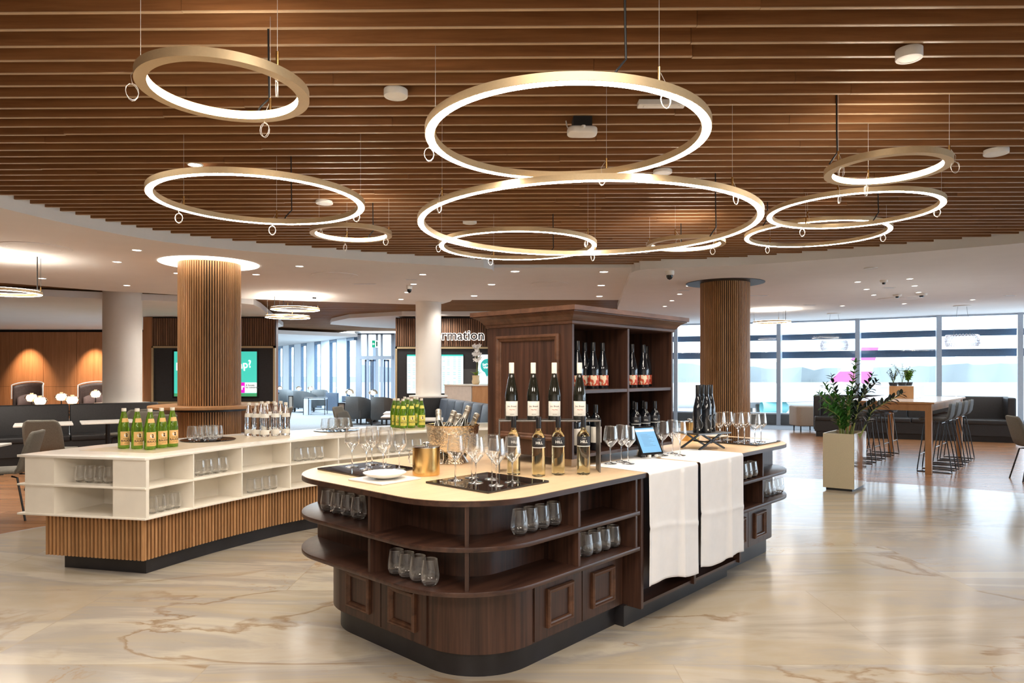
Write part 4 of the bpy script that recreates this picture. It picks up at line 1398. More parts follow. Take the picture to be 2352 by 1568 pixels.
def row(proto, spots, phrase, group):
    n = len(spots)
    for i, p in enumerate(spots):
        proto.put(p, rr.uniform(0, 6.2), '%s %s' % (ordw(i, n), phrase), group)
# tumblers on the island shelves
Z1, Z2 = .6740, .4750
def ivs(pxs, v, z):
    return [isl(px_on_v(p, v), v, z) for p in pxs]
def ius(pxs, u, z):
    return [isl(u, px_on_u(p, u), z) for p in pxs]
G = 'stemless glasses on the dark island shelves'
row(PT, ius((754, 777, 800, 824), 2.115, Z1), 'of four tumblers, upper shelf, left end of the dark island', G)
row(PT, ius((911, 935, 961, 988), 2.05, Z2), 'of four tumblers, lower shelf, left front of the dark island', G)
row(PT, ivs((1193, 1218, 1244, 1271), 2.185, Z1), 'of four tumblers, upper shelf, rounded corner of the dark island', G)
row(PT, ivs((1345, 1365, 1386, 1408), 2.165, Z2), 'of four stemless tumblers on the lower shelf left of the white cloths', G)
row(PT, ivs((1704, 1715, 1727), 2.115, Z1), 'of three stemless tumblers on the upper shelf right of the white cloths', G)
row(PT, ivs((1759, 1769, 1779, 1789), 2.165, Z2), 'of four tumblers, lower shelf, right end of the dark island', G)
# tumblers on the cream counter shelves
G = 'stemless glasses on the cream counter shelves'
fr = []
for px in (186, 208, 230, 252):
    t0 = .03
    lo, hi = 0.2, .8
    for _ in range(30):
        mid = (lo + hi) / 2
        p = cP(t0, mid)
        if CX + F * p.x / p.y > px:
            lo = mid
        else:
            hi = mid
    fr.append(cP(t0, lo, .6405))
row(PT, fr, 'of four stemless tumblers in the end bay of the cream counter', G)
def crow(pxs, z, s=.10):
    return [cP(c_px(p, s), s, z) for p in pxs]
row(PT, crow((349, 368, 386, 403), .4265), 'of four tumblers, lower shelf, front corner of the cream counter', G)
row(PT, crow((459, 477, 495, 512), .6405), 'of four tumblers, upper shelf, second bay of the cream counter', G)
row(PT, crow((577, 594, 611, 627), .4265), 'of four tumblers, lower shelf, third bay of the cream counter', G)
row(PT, crow((685, 701, 717, 734), .6405), 'of four tumblers, upper shelf, fourth bay of the cream counter', G)
row(PT, crow((902, 923, 942, 961), .6405), 'of four tumblers on the cream shelf behind the gold ice bucket', G)

# trays with tumblers on the cream counter
def round_tray(px, py, label):
    p = at(px, py, CW)
    t = thing('round_tray', label, 'tray', (p.x, p.y, CW + .0015), 0, 'round black trays')
    M().lathe([(0, 0), (.225, 0), (.23, .003), (.23, .007), (.224, .007), (.222, .006), (0, .006)], 48).build('plate', MAT['mirrorblack'], t, smooth=True)
    return p
q = round_tray(478, 1010.5, 'round black tray with short glasses beside the green juice bottles')
G = 'stemless glasses on the round black trays'
row(PT, [Vector((q.x + dx, q.y + dy, CW + .0085)) for dx, dy in ((-.115, -.06), (-.045, -.10), (.02, -.07), (.085, -.09))], 'of four front tumblers, round tray by green juice bottles', G)
row(PT, [Vector((q.x + dx, q.y + dy, CW + .0085)) for dx, dy in ((-.06, .03), (.01, .05), (.075, .03))], 'of three rear tumblers, round tray by green juice bottles', G)
q = round_tray(773, 988.5, 'round black tray with short glasses right of the water bottles')
row(PT, [Vector((q.x + dx, q.y + dy, CW + .0085)) for dx, dy in ((-.10, -.07), (-.03, -.09), (.04, -.08), (.11, -.05))], 'of four front tumblers, round tray right of water bottles', G)
row(PT, [Vector((q.x + dx, q.y + dy, CW + .0085)) for dx, dy in ((-.05, .03), (.02, .04), (.09, .04))], 'of three rear tumblers, round tray right of water bottles', G)

# bottles on the cream counter
PJ = Proto(juicebottle(MAT['label_orange'], 'juice_bottle'))
def face(p):
    return math.atan2(p.x, -p.y) * -1 * -1
def facing(p, extra=0.0):
    """rotation that turns a bottle's front (-y) towards the camera"""
    return -math.atan2(p.x, p.y) + extra
G = 'green juice bottles with orange labels'
sp = [(284.5, 1029.4), (315, 1030.2), (344.5, 1031.8), (371, 1028), (396, 1025.4)]
for i, (px, py) in enumerate(sp):
    p = at(px, py, CW + .002)
    PJ.put((p.x, p.y, CW + .002), facing(p, .42), '%s of five green juice bottles with orange labels on the cream counter' % ordw(i, 5), G)
PJ2 = Proto(juicebottle(MAT['label_yellow'], 'juice_bottle'))
G = 'green juice bottles with yellow labels'
sp = [(905.5, 980.5, 'leftmost'), (914.5, 981.8, 'second from left'), (925.5, 983, 'left front'), (929.5, 973.2, 'hidden left rear'), (937, 976.6, 'middle rear'), (944.5, 982.4, 'middle front'), (952, 974.3, 'rear middle-right'), (958, 976.5, 'right rear'), (967.8, 981, 'rightmost front')]
for px, py, w in sp:
    p = at(px, py, CW + .002)
    PJ2.put((p.x, p.y, CW + .002), facing(p, .3), '%s of the green juice bottles with yellow labels on the cream counter' % w, G)
PW = Proto(waterbottle())
G = 'clear water bottles'
sp = [(572, 1000, 'leftmost front'), (589, 1001.4, 'second front'), (608.5, 1002.4, 'third front'), (632.5, 1000.4, 'fourth front'), (656.5, 999.2, 'rightmost front'), (601, 995, 'leftmost rear'), (615.5, 994.4, 'second rear'), (630, 993.6, 'third rear'), (645, 993.2, 'rightmost rear')]
for px, py, w in sp:
    p = at(px, py, CW + .002)
    PW.put((p.x, p.y, CW + .002), facing(p), '%s bottle in the cluster of clear mineral water bottles' % w, G)

# square black trays on the island with wine glasses
def sq_tray(c, su, sv, label):
    t = thing('square_tray', label, 'tray', (c[0], c[1], CT + .0015), PH, 'square black trays')
    M().box(-su / 2, -sv / 2, 0, su / 2, sv / 2, .010).build('plate', MAT['mirrorblack'], t, bevel=.002)
sq_tray((-.85, 4.0), .40, .42, 'square black tray at the left end of the dark island')
sq_tray((-.126, 3.517), .45, .45, 'square black tray at the front of the dark island, by the gold bucket')
sq_tray((1.885, 5.58), .46, .44, 'square black tray at the far right end of the dark island')
TZ = CT + .0120
G = 'stemmed wine glasses'
def wg(sp, z, phrase):
    for px, py, w in sp:
        p = at(px, py, z)
        PWG.put((p.x, p.y, z), rr.uniform(0, 6), '%s wine glass %s' % (w, phrase), G)
wg([(809, 1071.6, 'leftmost'), (842, 1077, 'second front'), (854.5, 1066, 'left rear'), (880, 1082, 'third front'), (886, 1070.5, 'right rear'), (917, 1077.5, 'rightmost')], TZ, 'on the square tray at the left end of the island')
wg([(1046, 1101.7, 'leftmost'), (1084, 1096, 'left rear'), (1093, 1108, 'second front'), (1130, 1100, 'middle rear'), (1140.4, 1114, 'nearest'), (1177, 1107, 'rightmost')], TZ, 'on the front square tray of the island')
wg([(1402.5, 1064.5, 'left'), (1428, 1060, 'rear'), (1443, 1064.5, 'right')], CT + .0068, 'of three on the left white cloth')
wg([(1522, 1045.5, 'left'), (1544.7, 1041, 'rear'), (1562, 1045.5, 'right')], CT + .0068, 'of three on the right white cloth behind the tablet')
wg([(1654, 1012.5, 'leftmost front'), (1671, 1009.5, 'leftmost rear'), (1696, 1014.8, 'middle front'), (1710, 1011.6, 'middle rear'), (1733.7, 1017.8, 'rightmost front'), (1748, 1014, 'rightmost rear')], TZ, 'on the square tray at the far right of the island')

# metal riser with four white-label bottles, four clear bottles in front
rs = thing('bottle_riser', 'grey metal bridge stand that carries four white-capped wine bottles', 'stand', (.213, 3.945, CT + .0015), .01)
RT = 1.178 - CT - .0015
M().box(-.290, -.075, RT - .008, .290, .075, RT).build('top_plate', MAT['steel'], rs, bevel=.002)
for s in (-1, 1):
    M().box(s * .286 - .004, -.075, 0, s * .286 + .004, .075, RT - .0085).build('side_leg', MAT['steel'], rs, bevel=.001)
PR = Proto(riesling())
for i, px in enumerate((1175, 1224.8, 1273, 1331)):
    p = atY(px, 3.945, 1.1785)
    PR.put(p, facing(p, .1), '%s of four white-capped dark wine bottles on the metal bridge stand' % ordw(i, 4), 'white-capped wine bottles on the stand')
PH_ = Proto(clearbottle(MAT['wine']))
for i, (px, py) in enumerate(((1179.5, 1091.5), (1237, 1093), (1282, 1089.5), (1340, 1088.5))):
    p = at(px, py, CT + .0015)
    if i == 0:
        p = atY(1180, 3.80, CT + .0015)
    PH_.put(p, facing(p, .12), '%s of four clear white wine bottles before the metal stand' % ordw(i, 4), 'clear white wine bottles')
# bottles in the cabinet
PRL = Proto(redlabel())
G = 'red-label wine bottles in the cabinet'
for px, v, w in ((1326, 2.56, 'leftmost bottle with a red label, half hidden behind a white-capped bottle'), (1343, 2.66, 'second bottle with a red label in the left upper bay'), (1362, 2.60, 'third bottle with a red label in the left upper bay'), (1384, 2.60, 'rightmost bottle with a red label in the left upper bay'), (1451.5, 2.58, 'left bottle with a red label in the right upper bay'), (1477.5, 2.57, 'front right bottle with a red label in the right upper bay'), (1485, 2.68, 'rear right bottle with a red label in the right upper bay')):
    p = isl(px_on_v(px, v), v, 1.3445)
    PRL.put(p, facing(p, .2), w + ' of the cabinet', G)
PDW = Proto(darkbordeaux(True))
G = 'dark wine bottles in the lower cabinet bays'
for px, v, w in ((1322, 2.56, 'leftmost dark bottle with a white label'), (1346, 2.66, 'second dark bottle with a white label'), (1368, 2.56, 'third dark bottle with a white label'), (1393, 2.70, 'rightmost dark bottle with a white label')):
    p = isl(px_on_v(px, v), v, ZB + .0225)
    PDW.put(p, facing(p, .2), w + ' in the left lower bay of the cabinet', G)
PDB = Proto(darkbordeaux(False))
for k, v in ((0, 2.56), (1, 2.68)):
    for i, px in enumerate((1460, 1482, 1504)):
        u = px_on_v(px, 2.56) + k * .03
        p = isl(u, v, ZB + .0225)
        PDB.put(p, facing(p, .2), '%s black-label dark bottle, %s row of the right lower cabinet bay' % (('left', 'middle', 'right')[i], ('front', 'rear')[k]), G)

# white cloths over the middle of the island
def cloth(u0, u1, v_back, zl, zr, seed, label):
    r = random.Random(seed)
    nu, rows = 60, []
    ph1, ph2 = r.uniform(0, 6), r.uniform(0, 6)
    def wave(f, k):
        return (.006 * sin(7 * f + ph1) + .004 * sin(17 * f + ph2)) * k
    path = []
    for i in range(13):
        path.append(('top', i / 12))
    for i in range(1, 6):
        path.append(('bend', i / 5))
    for i in range(1, 49):
        path.append(('hang', i / 48))
    VF = 2.047
    for kind, f in path:
        rw = []
        for j in range(nu + 1):
            a = j / nu
            crease = .0055 * math.exp(-((a - .66) / .028) ** 2)
            if kind == 'top':
                u, v, z = u0 + (u1 - u0) * a + .012 * sin(f * 5 + seed) * (a - .5), v_back + (VF + .018 - v_back) * f, CT + .0035 + crease * .4 * f + .0012 * (1 + sin(9 * a + 4 * f + ph1)) * .5
            elif kind == 'bend':
                b = f * PI / 2
                u, v, z = u0 + (u1 - u0) * a, VF + .018 - .018 * sin(b), CT + .0035 - .018 * (1 - cos(b)) + crease * .4
            else:
                zb = zl + (zr - zl) * a + .014 * sin(a * 6 + ph1) 
                u = u0 + (u1 - u0) * a + .014 * f * sin(2 * f + seed) * (.5 - a)
                v = VF - abs(wave(a, min(1, f * 1.6))) - crease * 2 - .004 * math.exp(-((f - .48 - .05 * a) / .022) ** 2)
                z = (CT - .0145) + (zb - CT + .0145) * f
            rw.append((u, v, z))
        rows.append(rw)
    m = M().grid(rows).xf(Matrix.Translation((-(u0 + u1) / 2, -2.3, -CT)))
    o = m.build('draped_cloth', MAT['cloth'], None, smooth=True, loc=isl((u0 + u1) / 2, 2.3, CT), rz=PH, solid=.0022)
    return tag(o, label, 'cloth', 'white cloths over the island')
cloth(3.375, 3.955, 2.475, .245, .195, 2, 'left white linen cloth draped over the front of the dark island')
cloth(3.992, 4.622, 2.475, .215, .185, 9, 'right white linen cloth draped over the front of the dark island')

# gold ice buckets with lids
def icebucket(label, p, rz=0):
    t = thing('ice_bucket', label, 'ice bucket', p, rz, 'gold ice buckets')
    pr = [(0, 0), (.074, 0), (.0755, .002)]
    for k in range(22):
        z = .004 + k * .0068
        pr += [(.0755, z), (.0766, z + .0034)]
    pr += [(.0755, .155), (.073, .155), (.072, .01), (0, .01)]
    M().lathe(pr, 40).build('body', MAT['brass'], t, smooth=True)
    M().lathe([(0, .163), (.02, .162), (.066, .159), (.077, .157), (.077, .153), (0, .153)], 40).build('lid', MAT['chrome'], t, smooth=True)
    M().lathe([(.008, .162), (.008, .168), (.019, .172), (.020, .178), (.012, .183), (0, .183)], 24).build('lid_knob', MAT['chrome'], t, smooth=True)
    for s in (-1, 1):
        M().tube([(s * .075, 0, .135), (s * .092, 0, .13), (s * .096, 0, .09), (s * .090, 0, .06), (s * .076, 0, .058)], .0035, 8).build('side_handle', MAT['chrome'], t, smooth=True)
    return t
icebucket('ribbed gold ice bucket with a lid at the front of the dark island', (at(979, 1090, CT).x, at(979, 1090, CT).y, CT + .0015), .2)
icebucket('smaller-looking gold ice bucket behind the four tall black bottles', (1.49, 5.72, CT + .0015), .8)

# hammered bucket with sparkling wine
bc = at(1040, 1062, CT)
hb = thing('champagne_bucket', 'large hammered metal wine cooler on a flared foot holding five foil-topped bottles', 'wine cooler', (bc.x, bc.y, CT + .0015))
hm = M()
rh = random.Random(8)
segs = 72
pr = [(.098, 0.0), (.101, .003), (.090, .018), (.076, .040), (.070, .052), (.072, .058), (.110, .068), (.135, .082), (.150, .105), (.157, .14), (.162, .18), (.167, .225), (.170, .236), (.166, .236)]
rings = []
pp = []
for i in range(len(pr) - 1):
    for k in range(4):
        f = k / 4
        pp.append((pr[i][0] * (1 - f) + pr[i + 1][0] * f, pr[i][1] * (1 - f) + pr[i + 1][1] * f))
pp.append(pr[-1])
for r, z in pp:
    rings.append([((r + rh.uniform(-.0007, .0007)) * cos(2 * PI * (k + .5 * (len(rings) % 2)) / segs), (r + rh.uniform(-.0007, .0007)) * sin(2 * PI * (k + .5 * (len(rings) % 2)) / segs), z) for k in range(segs)])
hm.loft(rings, cap=False)
inner = [(.163, .234), (.158, .18), (.150, .12), (.13, .09), (0, .085)]
hm.lathe(inner, 36)
hm.build('bowl', MAT['hammer'], hb, smooth=True)
M().lathe([(.166, .234), (.1705, .236), (.1715, .240), (.166, .241), (.162, .238)], 64, closed=True).build('rim', MAT['brass'], hb, smooth=True)
PC = Proto(champagne())
for top, base, w in (((-.096, .05, 1.214), (-.075, -.075, .955), 'upright leftmost'), ((.004, .085, 1.205), (-.085, .045, .955), 'second from left'), ((.040, .02, 1.190), (-.03, -.0, .955), 'middle, most tucked in'), ((.107, -.055, 1.2416), (.0, -.095, .96), 'longest, leaning right'), ((.155, .03, 1.19), (.055, .06, .955), 'rightmost, low')):
    tp, bs = Vector(top), Vector(base)
    d = (tp - bs).normalized()
    o = tp - d * .318
    PC.put((bc.x + o.x, bc.y + o.y, o.z), 0, '%s foil-topped sparkling wine bottle in the hammered cooler' % w, 'sparkling wine bottles in the cooler', rot=d.to_track_quat('Z', 'Y').to_euler())

# stone tile with a shallow white bowl
tl = thing('stone_tile', 'square cream serving tile under the white bowl on the dark island', 'tile', (at(886, 1102, CT).x - .005, at(886, 1102, CT).y, CT + .0015), PH + .06)
M().box(-.135, -.135, 0, .135, .135, .008).build('slab', MAT['tablewhite'], tl, bevel=.002)
bw = thing('shallow_bowl', 'shallow white porcelain bowl on the square tile', 'bowl', (tl.location.x + .0, tl.location.y + .0, CT + .010))
M().lathe([(0, .002), (.045, .0), (.05, .003), (.09, .014), (.113, .030), (.1145, .032), (.112, .032), (.088, .018), (.05, .007), (0, .006)], 44).build('bowl_body', MAT['porcelain'], bw, smooth=True)

# tablet on a stand
tb = thing('tablet_stand', 'silver wedge stand holding the tablet on the right white cloth', 'stand', (at(1490, 1052, CT).x, at(1490, 1052, CT).y, CT + .007), .52)
m = M()
m.prism([(-.075, -.02), (.055, -.06), (.075, .05), (-.055, .09)], 0, .004)
m.loft([[(-.035, -.028, .004), (.035, -.028, .004), (.035, -.018, .004), (-.035, -.018, .004)], [(-.03, .040, .10), (.03, .040, .10), (.03, .05, .10), (-.03, .05, .10)]])
m.loft([[(-.035, .075, .004), (.035, .075, .004), (.035, .085, .004), (-.035, .085, .004)], [(-.03, .042, .10), (.03, .042, .10), (.03, .05, .10), (-.03, .05, .10)]])
m.build('wedge', MAT['chrome'], tb)
for s in (-1, 1):
    M().box(s * .03 - .008, -.052, .006, s * .03 + .008, -.028, .022).build('support_lip', MAT['tablewhite'], tb, bevel=.002)
tt = thing('tablet_computer', 'black-framed tablet showing a blue page, propped on the silver stand', 'tablet', (tb.location.x, tb.location.y, CT + .0225), .52)
RX = Matrix.Rotation(-.52, 4, 'X')
def tadd(m, nm, mt, par=None):
    m.xf(Matrix.Translation((0, -.040, .006)) @ RX)
    return m.build(nm, mt, par or tt)
tadd(M().prism(rrect(-.092, .092, 0, .205, (.008,) * 4, 4), -.004, .004).xf(Matrix.Rotation(PI / 2, 4, 'X')), 'case', MAT['rubber'])
scr = emit('blue_tablet_screen', (.13, .32, .55), .24)
sc = tadd(M().box(-.080, -.0052, .014, .080, -.0042, .191), 'screen', scr)
ln = M()
for k in range(9):
    ln.box(-.05, -.0056, .06 + k * .010, .05 - .02 * (k % 3), -.0050, .0625 + k * .010)
tadd(ln, 'text_lines', plain('screen_text', (.12, .26, .42), .5, noise=.02), sc)
tadd(M().box(-.080, -.0056, .165, .080, -.0050, .180), 'title_bar', emit('screen_title_bar', (.9, .88, .82), .3), sc)

# black X-leg riser with four tall black bottles
rx = thing('cross_leg_stand', 'black stand on crossed legs carrying the four tall black bottles', 'stand', (1.43, 5.12, CT + .0015), PH - .3)
HT = 1.0055 - CT - .0015
M().prism(rrect(-.17, .17, -.125, .125, (.004,) * 4, 3), HT - .010, HT).build('top_plate', MAT['steel'], rx)
for sx in (-1, 1):
    M().bar((sx * .13, -.09, 0.003), (-sx * .10, -.09, HT - .010), .012, .012).build('leg', MAT['leg'], rx)
    M().bar((sx * .13, .09, 0.003), (-sx * .10, .09, HT - .010), .012, .012).build('leg', MAT['leg'], rx)
M().bar((0, -.09, .05), (0, .09, .05), .010, .010).build('stretcher', MAT['leg'], rx)
PTB = Proto(tallblack())
for px, dy, w in ((1603, -.06, 'left front'), (1612, .05, 'left rear'), (1623, -.06, 'right front'), (1632, .05, 'right rear')):
    p = atY(px, 5.10 + dy, 1.0065)
    PTB.put(p, facing(p, .3), '%s of four tall black bottles on the cross-leg stand' % w, 'tall black bottles')
bp = thing('beige_plate', 'shallow beige plate behind the cross-leg stand, beside the far right tray', 'plate', (1.70, 5.82, CT + .0015))
bp.location = (isl(5.60, 2.72).x, isl(5.60, 2.72).y, CT + .0015)
M().lathe([(0, .002), (.05, 0), (.06, .004), (.10, .016), (.104, .018), (.10, .019), (.05, .008), (0, .007)], 36).build('dish', MAT['porcelain'], bp, smooth=True)
# ================================================================== FURNITURE
def shell_chair():
    """upholstered shell chair on four splayed legs, front towards -y"""
    t = thing('shell_chair', 'chair', 'chair')
    rows = []
    for j, (y, z, w, cup) in enumerate([(-.235, .445, .20, .0), (-.20, .462, .225, .0), (-.05, .452, .235, .010), (.10, .448, .23, .02), (.165, .462, .225, .03), (.205, .50, .222, .035), (.228, .57, .225, .035), (.252, .68, .225, .03), (.272, .78, .215, .022), (.283, .84, .19, .014), (.286, .862, .15, .008)]):
        row = []
        for i in range(11):
            a = -1 + 2 * i / 10
            up = cup * a * a
            if j < 4:
                row.append((w * a, y, z + up))
            else:
                row.append((w * a, y - up * 1.3, z))
        rows.append(row)
    M().grid(rows).build('shell', MAT['fabric_grey'], t, smooth=True, solid=.028)
    for sx in (-1, 1):
        for sy, yb in ((-1, -.14), (1, .12)):
            M().tube([(sx * .10, yb * .55, .425), (sx * .13, yb, .415), (sx * .20, yb + sy * .09, .0)], .010, 8).build('leg', MAT['leg'], t, smooth=True)
    return t
PCH = Proto(shell_chair())
def chair(x, y, rz, label):
    PCH.put((x, y, 0), rz, label, 'upholstered shell chairs')
R = math.radians
chair(-5.02, 6.80, R(-72), 'grey shell chair nearest the camera at the left edge, in side view')
chair(-5.82, 8.62, R(190), 'grey shell chair with its back to the camera in front of the long charcoal bench')
chair(-4.80, 9.75, R(175), 'grey shell chair with its back to the camera just left of the wood-slatted column')
chair(-6.15, 10.9, R(250), 'grey shell chair seen behind the second green juice bottle')
chair(-5.42, 10.55, R(170), 'grey shell chair seen between the right-hand green juice bottles with orange labels')
chair(-4.0, 11.5, R(-80), 'grey shell chair in side view right of the water bottles')
chair(-2.75, 11.7, R(80), 'farther of two grey shell chairs in side view left of the yellow-label bottles')
chair(-2.30, 10.2, R(80), 'nearer of two grey shell chairs in side view left of the yellow-label bottles')
chair(7.0, 9.15, R(75), 'grey shell chair cut by the right edge of the photo')

def pedestal_table():
    t = thing('pedestal_table', 'table', 'table')
    M().prism(rrect(-.34, .34, -.34, .34, (.02,) * 4, 4), .715, .735).build('table_top', MAT['tablewhite'], t, bevel=.003)
    M().cyl((0, 0), .03, .012, .715, 16).build('post', MAT['leg'], t, smooth=True)
    M().lathe([(0, 0), (.21, 0), (.21, .006), (.04, .016), (0, .016)], 28).build('base', MAT['leg'], t, smooth=True)
    return t
PTA = Proto(pedestal_table())
for x, y, rz, lb in ((-5.35, 6.55, .2, 'white square table at the left edge beside the nearest shell chair'),
                     (-6.55, 9.55, .6, 'white square table behind the shell chair with its back to us'),
                     (-5.95, 10.05, .6, 'white square table left of the green juice bottles'),
                     (-1.95, 12.3, .1, 'farther white table behind the yellow-label juice bottles'),
                     (-1.80, 11.3, .1, 'nearer white table behind the yellow-label juice bottles'),
                     (-1.40, 10.5, .1, 'white table in front of the blue tufted banquette')):
    PTA.put((x, y, 0), rz, lb, 'square pedestal tables')

def bench(name, label, p0, p1, mt, depth=.62, seat=.44, back=.9, plinth=.12, nseg=1, cat='sofa'):
    """upholstered bench: p0-p1 is the seat front edge, seen from the front"""
    p0, p1 = Vector((*p0, 0)), Vector((*p1, 0))
    L = (p1 - p0).length
    t = thing(name, label, cat, p0, math.atan2((p1 - p0).y, (p1 - p0).x))
    M().box(.03, .06, 0, L - .03, depth - .05, plinth).build('plinth', MAT['leg'], t)
    M().box(0, 0.02, plinth, L, depth, seat - .09).build('seat_base', mt, t, bevel=.012)
    for k in range(nseg):
        a, b = L * k / nseg, L * (k + 1) / nseg
        M().box(a + .004, 0, seat - .10, b - .004, depth - .12, seat).build('seat_cushion', mt, t, bevel=.025, seg=3, smooth=True)
        M().loft([[(a + .004, depth - .16, seat - .02), (b - .004, depth - .16, seat - .02), (b - .004, depth, seat - .02), (a + .004, depth, seat - .02)], [(a + .004, depth - .07, back), (b - .004, depth - .07, back), (b - .004, depth + .05, back), (a + .004, depth + .05, back)]]).build('backrest', mt, t, bevel=.025, seg=3, smooth=True)
    return t
bench('banquette', 'long charcoal leather bench at left behind the shell chairs and tables', (-9.3, 9.45), (-6.0, 11.75), MAT['fabric_dark'], nseg=3, back=.92)
# tall lounge chairs by the veneer wall
def wing_chair(x, y, label):
    t = thing('wing_chair', label, 'armchair', (x, y, 0), 0, 'high-backed lounge chairs')
    rows = []
    for j in range(10):
        z = .30 + .86 * j / 9
        row = []
        for i in range(15):
            a = -1.35 + 2.7 * i / 14
            fl = 1 - .25 * max(0, (j - 5) / 4) * abs(a) / 1.35 * 0
            top = .06 * (abs(a) / 1.35) ** 2 * (j / 9)
            row.append((.44 * sin(a) * fl, .02 + .36 * cos(a), z - top * 1.6 * (j / 9)))
        rows.append(row)
    M().grid(rows).build('outer_shell', MAT['fabric_brown'], t, smooth=True, solid=.05)
    pth = [(p[0] * 1.03, p[1] - .02, p[2] + .03) for p in rows[-1]]
    M().tube([(pth[0][0], pth[0][1], .7)] + pth + [(pth[-1][0], pth[-1][1], .7)], .016, 8).build('piping', MAT['tablewhite'], t, smooth=True)
    M().box(-.33, -.36, .28, .33, .3, .46).build('seat', MAT['fabric_mauve'], t, bevel=.04, seg=3, smooth=True)
    bk = [[(.31 * sin(a), .26 * cos(a) - .02, z - .10 * (abs(a) / 1.2) ** 2 * f) for a in [-1.2 + 2.4 * i / 12 for i in range(13)]] for f, z in ((0, .44), (.5, .62), (1, .84))]
    M().grid(bk).build('back_cushion', MAT['fabric_mauve'], t, smooth=True, solid=.06)
    M().cyl((0, 0), .03, .02, .28, 12).build('swivel_post', MAT['leg'], t)
    M().lathe([(0, 0), (.26, 0), (.26, .012), (.05, .025), (0, .025)], 24).build('base', MAT['leg'], t)
wing_chair(atY(58, 19.2).x, 19.2, 'dark high-backed lounge chair by the veneer wall, left of two')
wing_chair(atY(211, 19.2).x, 19.2, 'dark high-backed lounge chair by the veneer wall, right of two')

# ribbed glass table lamps
def table_lamp(label, px, py, Y, R0, dome, group, floor=0.0):
    p = atY(px, Y, EYE - (py - HY) * Y / F)
    t = thing('table_lamp', label, 'lamp', (p.x, Y, floor), 0, group)
    zc = p.z - floor
    if dome:
        M().lathe([(R0, -.02), (R0 * .97, .04), (R0 * .75, R0 * .62), (R0 * .4, R0 * .86), (0, R0 * .93)], 28, (0, 0, zc)).build('dome_shade', MAT['smoke'], t, smooth=True)
        M().lathe([(0, -.055), (.05, -.04), (.072, 0), (.06, .045), (0, .07)], 20, (0, 0, zc)).build('bulb_glass', MAT['lampglass'], t, smooth=True)
    else:
        pr = []
        for k in range(17):
            a = -PI / 2 + PI * k / 16
            pr.append((R0 * cos(a) * (1.0 + .02 * (k % 2)), R0 * .72 * sin(a)))
        M().lathe(pr, 32, (0, 0, zc)).build('ribbed_shade', MAT['smoke'], t, smooth=True)
        M().lathe([(0, -R0 * .62), (R0 * .6, -R0 * .52), (R0 * .82, 0), (R0 * .6, R0 * .52), (0, R0 * .60)], 24, (0, 0, zc)).build('bulb_glass', MAT['lampglass'], t, smooth=True)
        M().lathe([(0, R0 * .70), (R0 * .25, R0 * .70), (R0 * .25, R0 * .84), (0, R0 * .84)], 16, (0, 0, zc)).build('top_cap', MAT['tablewhite'], t)
    M().cyl((0, 0), .012, .012, zc - .03, 10).build('stem', MAT['leg'], t)
    M().lathe([(0, 0), (.10, 0), (.10, .010), (.02, .016), (0, .016)], 20).build('base', MAT['leg'], t)
G = 'ribbed glass table lamps behind the charcoal bench'
# low console that carries them behind the bench
for px, py, Y, w in ((72.7, 913.5, 14.6, 'far left'), (92, 920.5, 13.4, 'near left'), (141, 911.5, 14.8, 'far middle'), (166, 918.5, 13.6, 'near middle'), (219.5, 905, 16.0, 'rightmost, farthest')):
    table_lamp('%s of the lit ribbed glass lamps behind the charcoal bench' % w, px, py, Y, .125, False, G, .62)
    p = atY(px, Y)
    s = thing('side_table', 'low round table under the %s ribbed lamp, hidden behind the charcoal bench' % w, 'side table', (p.x, Y, 0), 0, 'side tables behind the bench')
    M().lathe([(0, .60), (.22, .60), (.22, .618), (0, .618)], 24).build('table_top', MAT['leg'], s)
    M().cyl((0, 0), .025, .01, .60, 10).build('post', MAT['leg'], s)
    M().cyl((0, 0), .17, 0, .012, 20).build('base', MAT['leg'], s)

# ring-shaped bar table round the left slatted column
rt = thing('ring_table', 'round oak bar table wrapped around the left slatted column', 'table', atY(482, 8.78))
M().lathe([(.38, 1.0), (.71, 1.0), (.715, 1.005), (.715, 1.03), (.71, 1.035), (.38, 1.035)], 64, closed=True).build('table_top', MAT['tablewood'], rt, smooth=True)
M().lathe([(.385, .96), (.45, .96), (.45, 1.0), (.385, 1.0)], 48, closed=True).build('support_collar', MAT['leg'], rt)

# ------------------------------------------------------------------ screen kiosks
def kiosk(label, x0, x1, y, depth, zt, name='screen_wall'):
    t = thing(name, label, 'screen wall', (x0, y, 0))
    w = x1 - x0
    M().box(.03, .06, 0, w - .03, depth, zt).build('body', MAT['wallwood'], t)
    s = M()
    n = int(w / .055)
    rn = random.Random(int(w * 100))
    for i in range(n):
        a = i * w / n
        s.box(a + .004, .0, 2.10, a + w / n - .012, .06, zt - .03 - .0)
    s.build('slats', MAT['kioskslat'], t)
    M().box(0, .045, 2.06, w, .07, zt).build('slat_backing', MAT['black'], t)
    f = M()
    for a in ((0, -.02, .70, .045, .06, 2.085), (w - .045, -.02, .70, w, .06, 2.085), (0, -.02, 2.04, w, .06, 2.085), (0, -.02, .70, w, .06, .745)):
        f.box(*a)
    f.build('gold_frame', MAT['goldframe'], t)
    M().box(.04, .02, .70, w - .04, .07, 2.05).build('front_panel', MAT['panel'], t)
    M().box(0, .01, 0, w, .06, .70).build('lower_panel', MAT['kioskslat'], t)
    return t
YK = 16.5
kx = lambda px: (px - CX) * YK / F
zk = lambda py: EYE + (HY - py) * YK / F
K0 = kx(348.5)
kl = kiosk('walnut-slatted wall with a gold frame and a green screen, behind the left slatted column', K0, kx(632), YK, .30, 2.79)
M().box(-.22, .02, 0, .0, .3, 2.79).build('side_panel', MAT['wallwood'], kl)
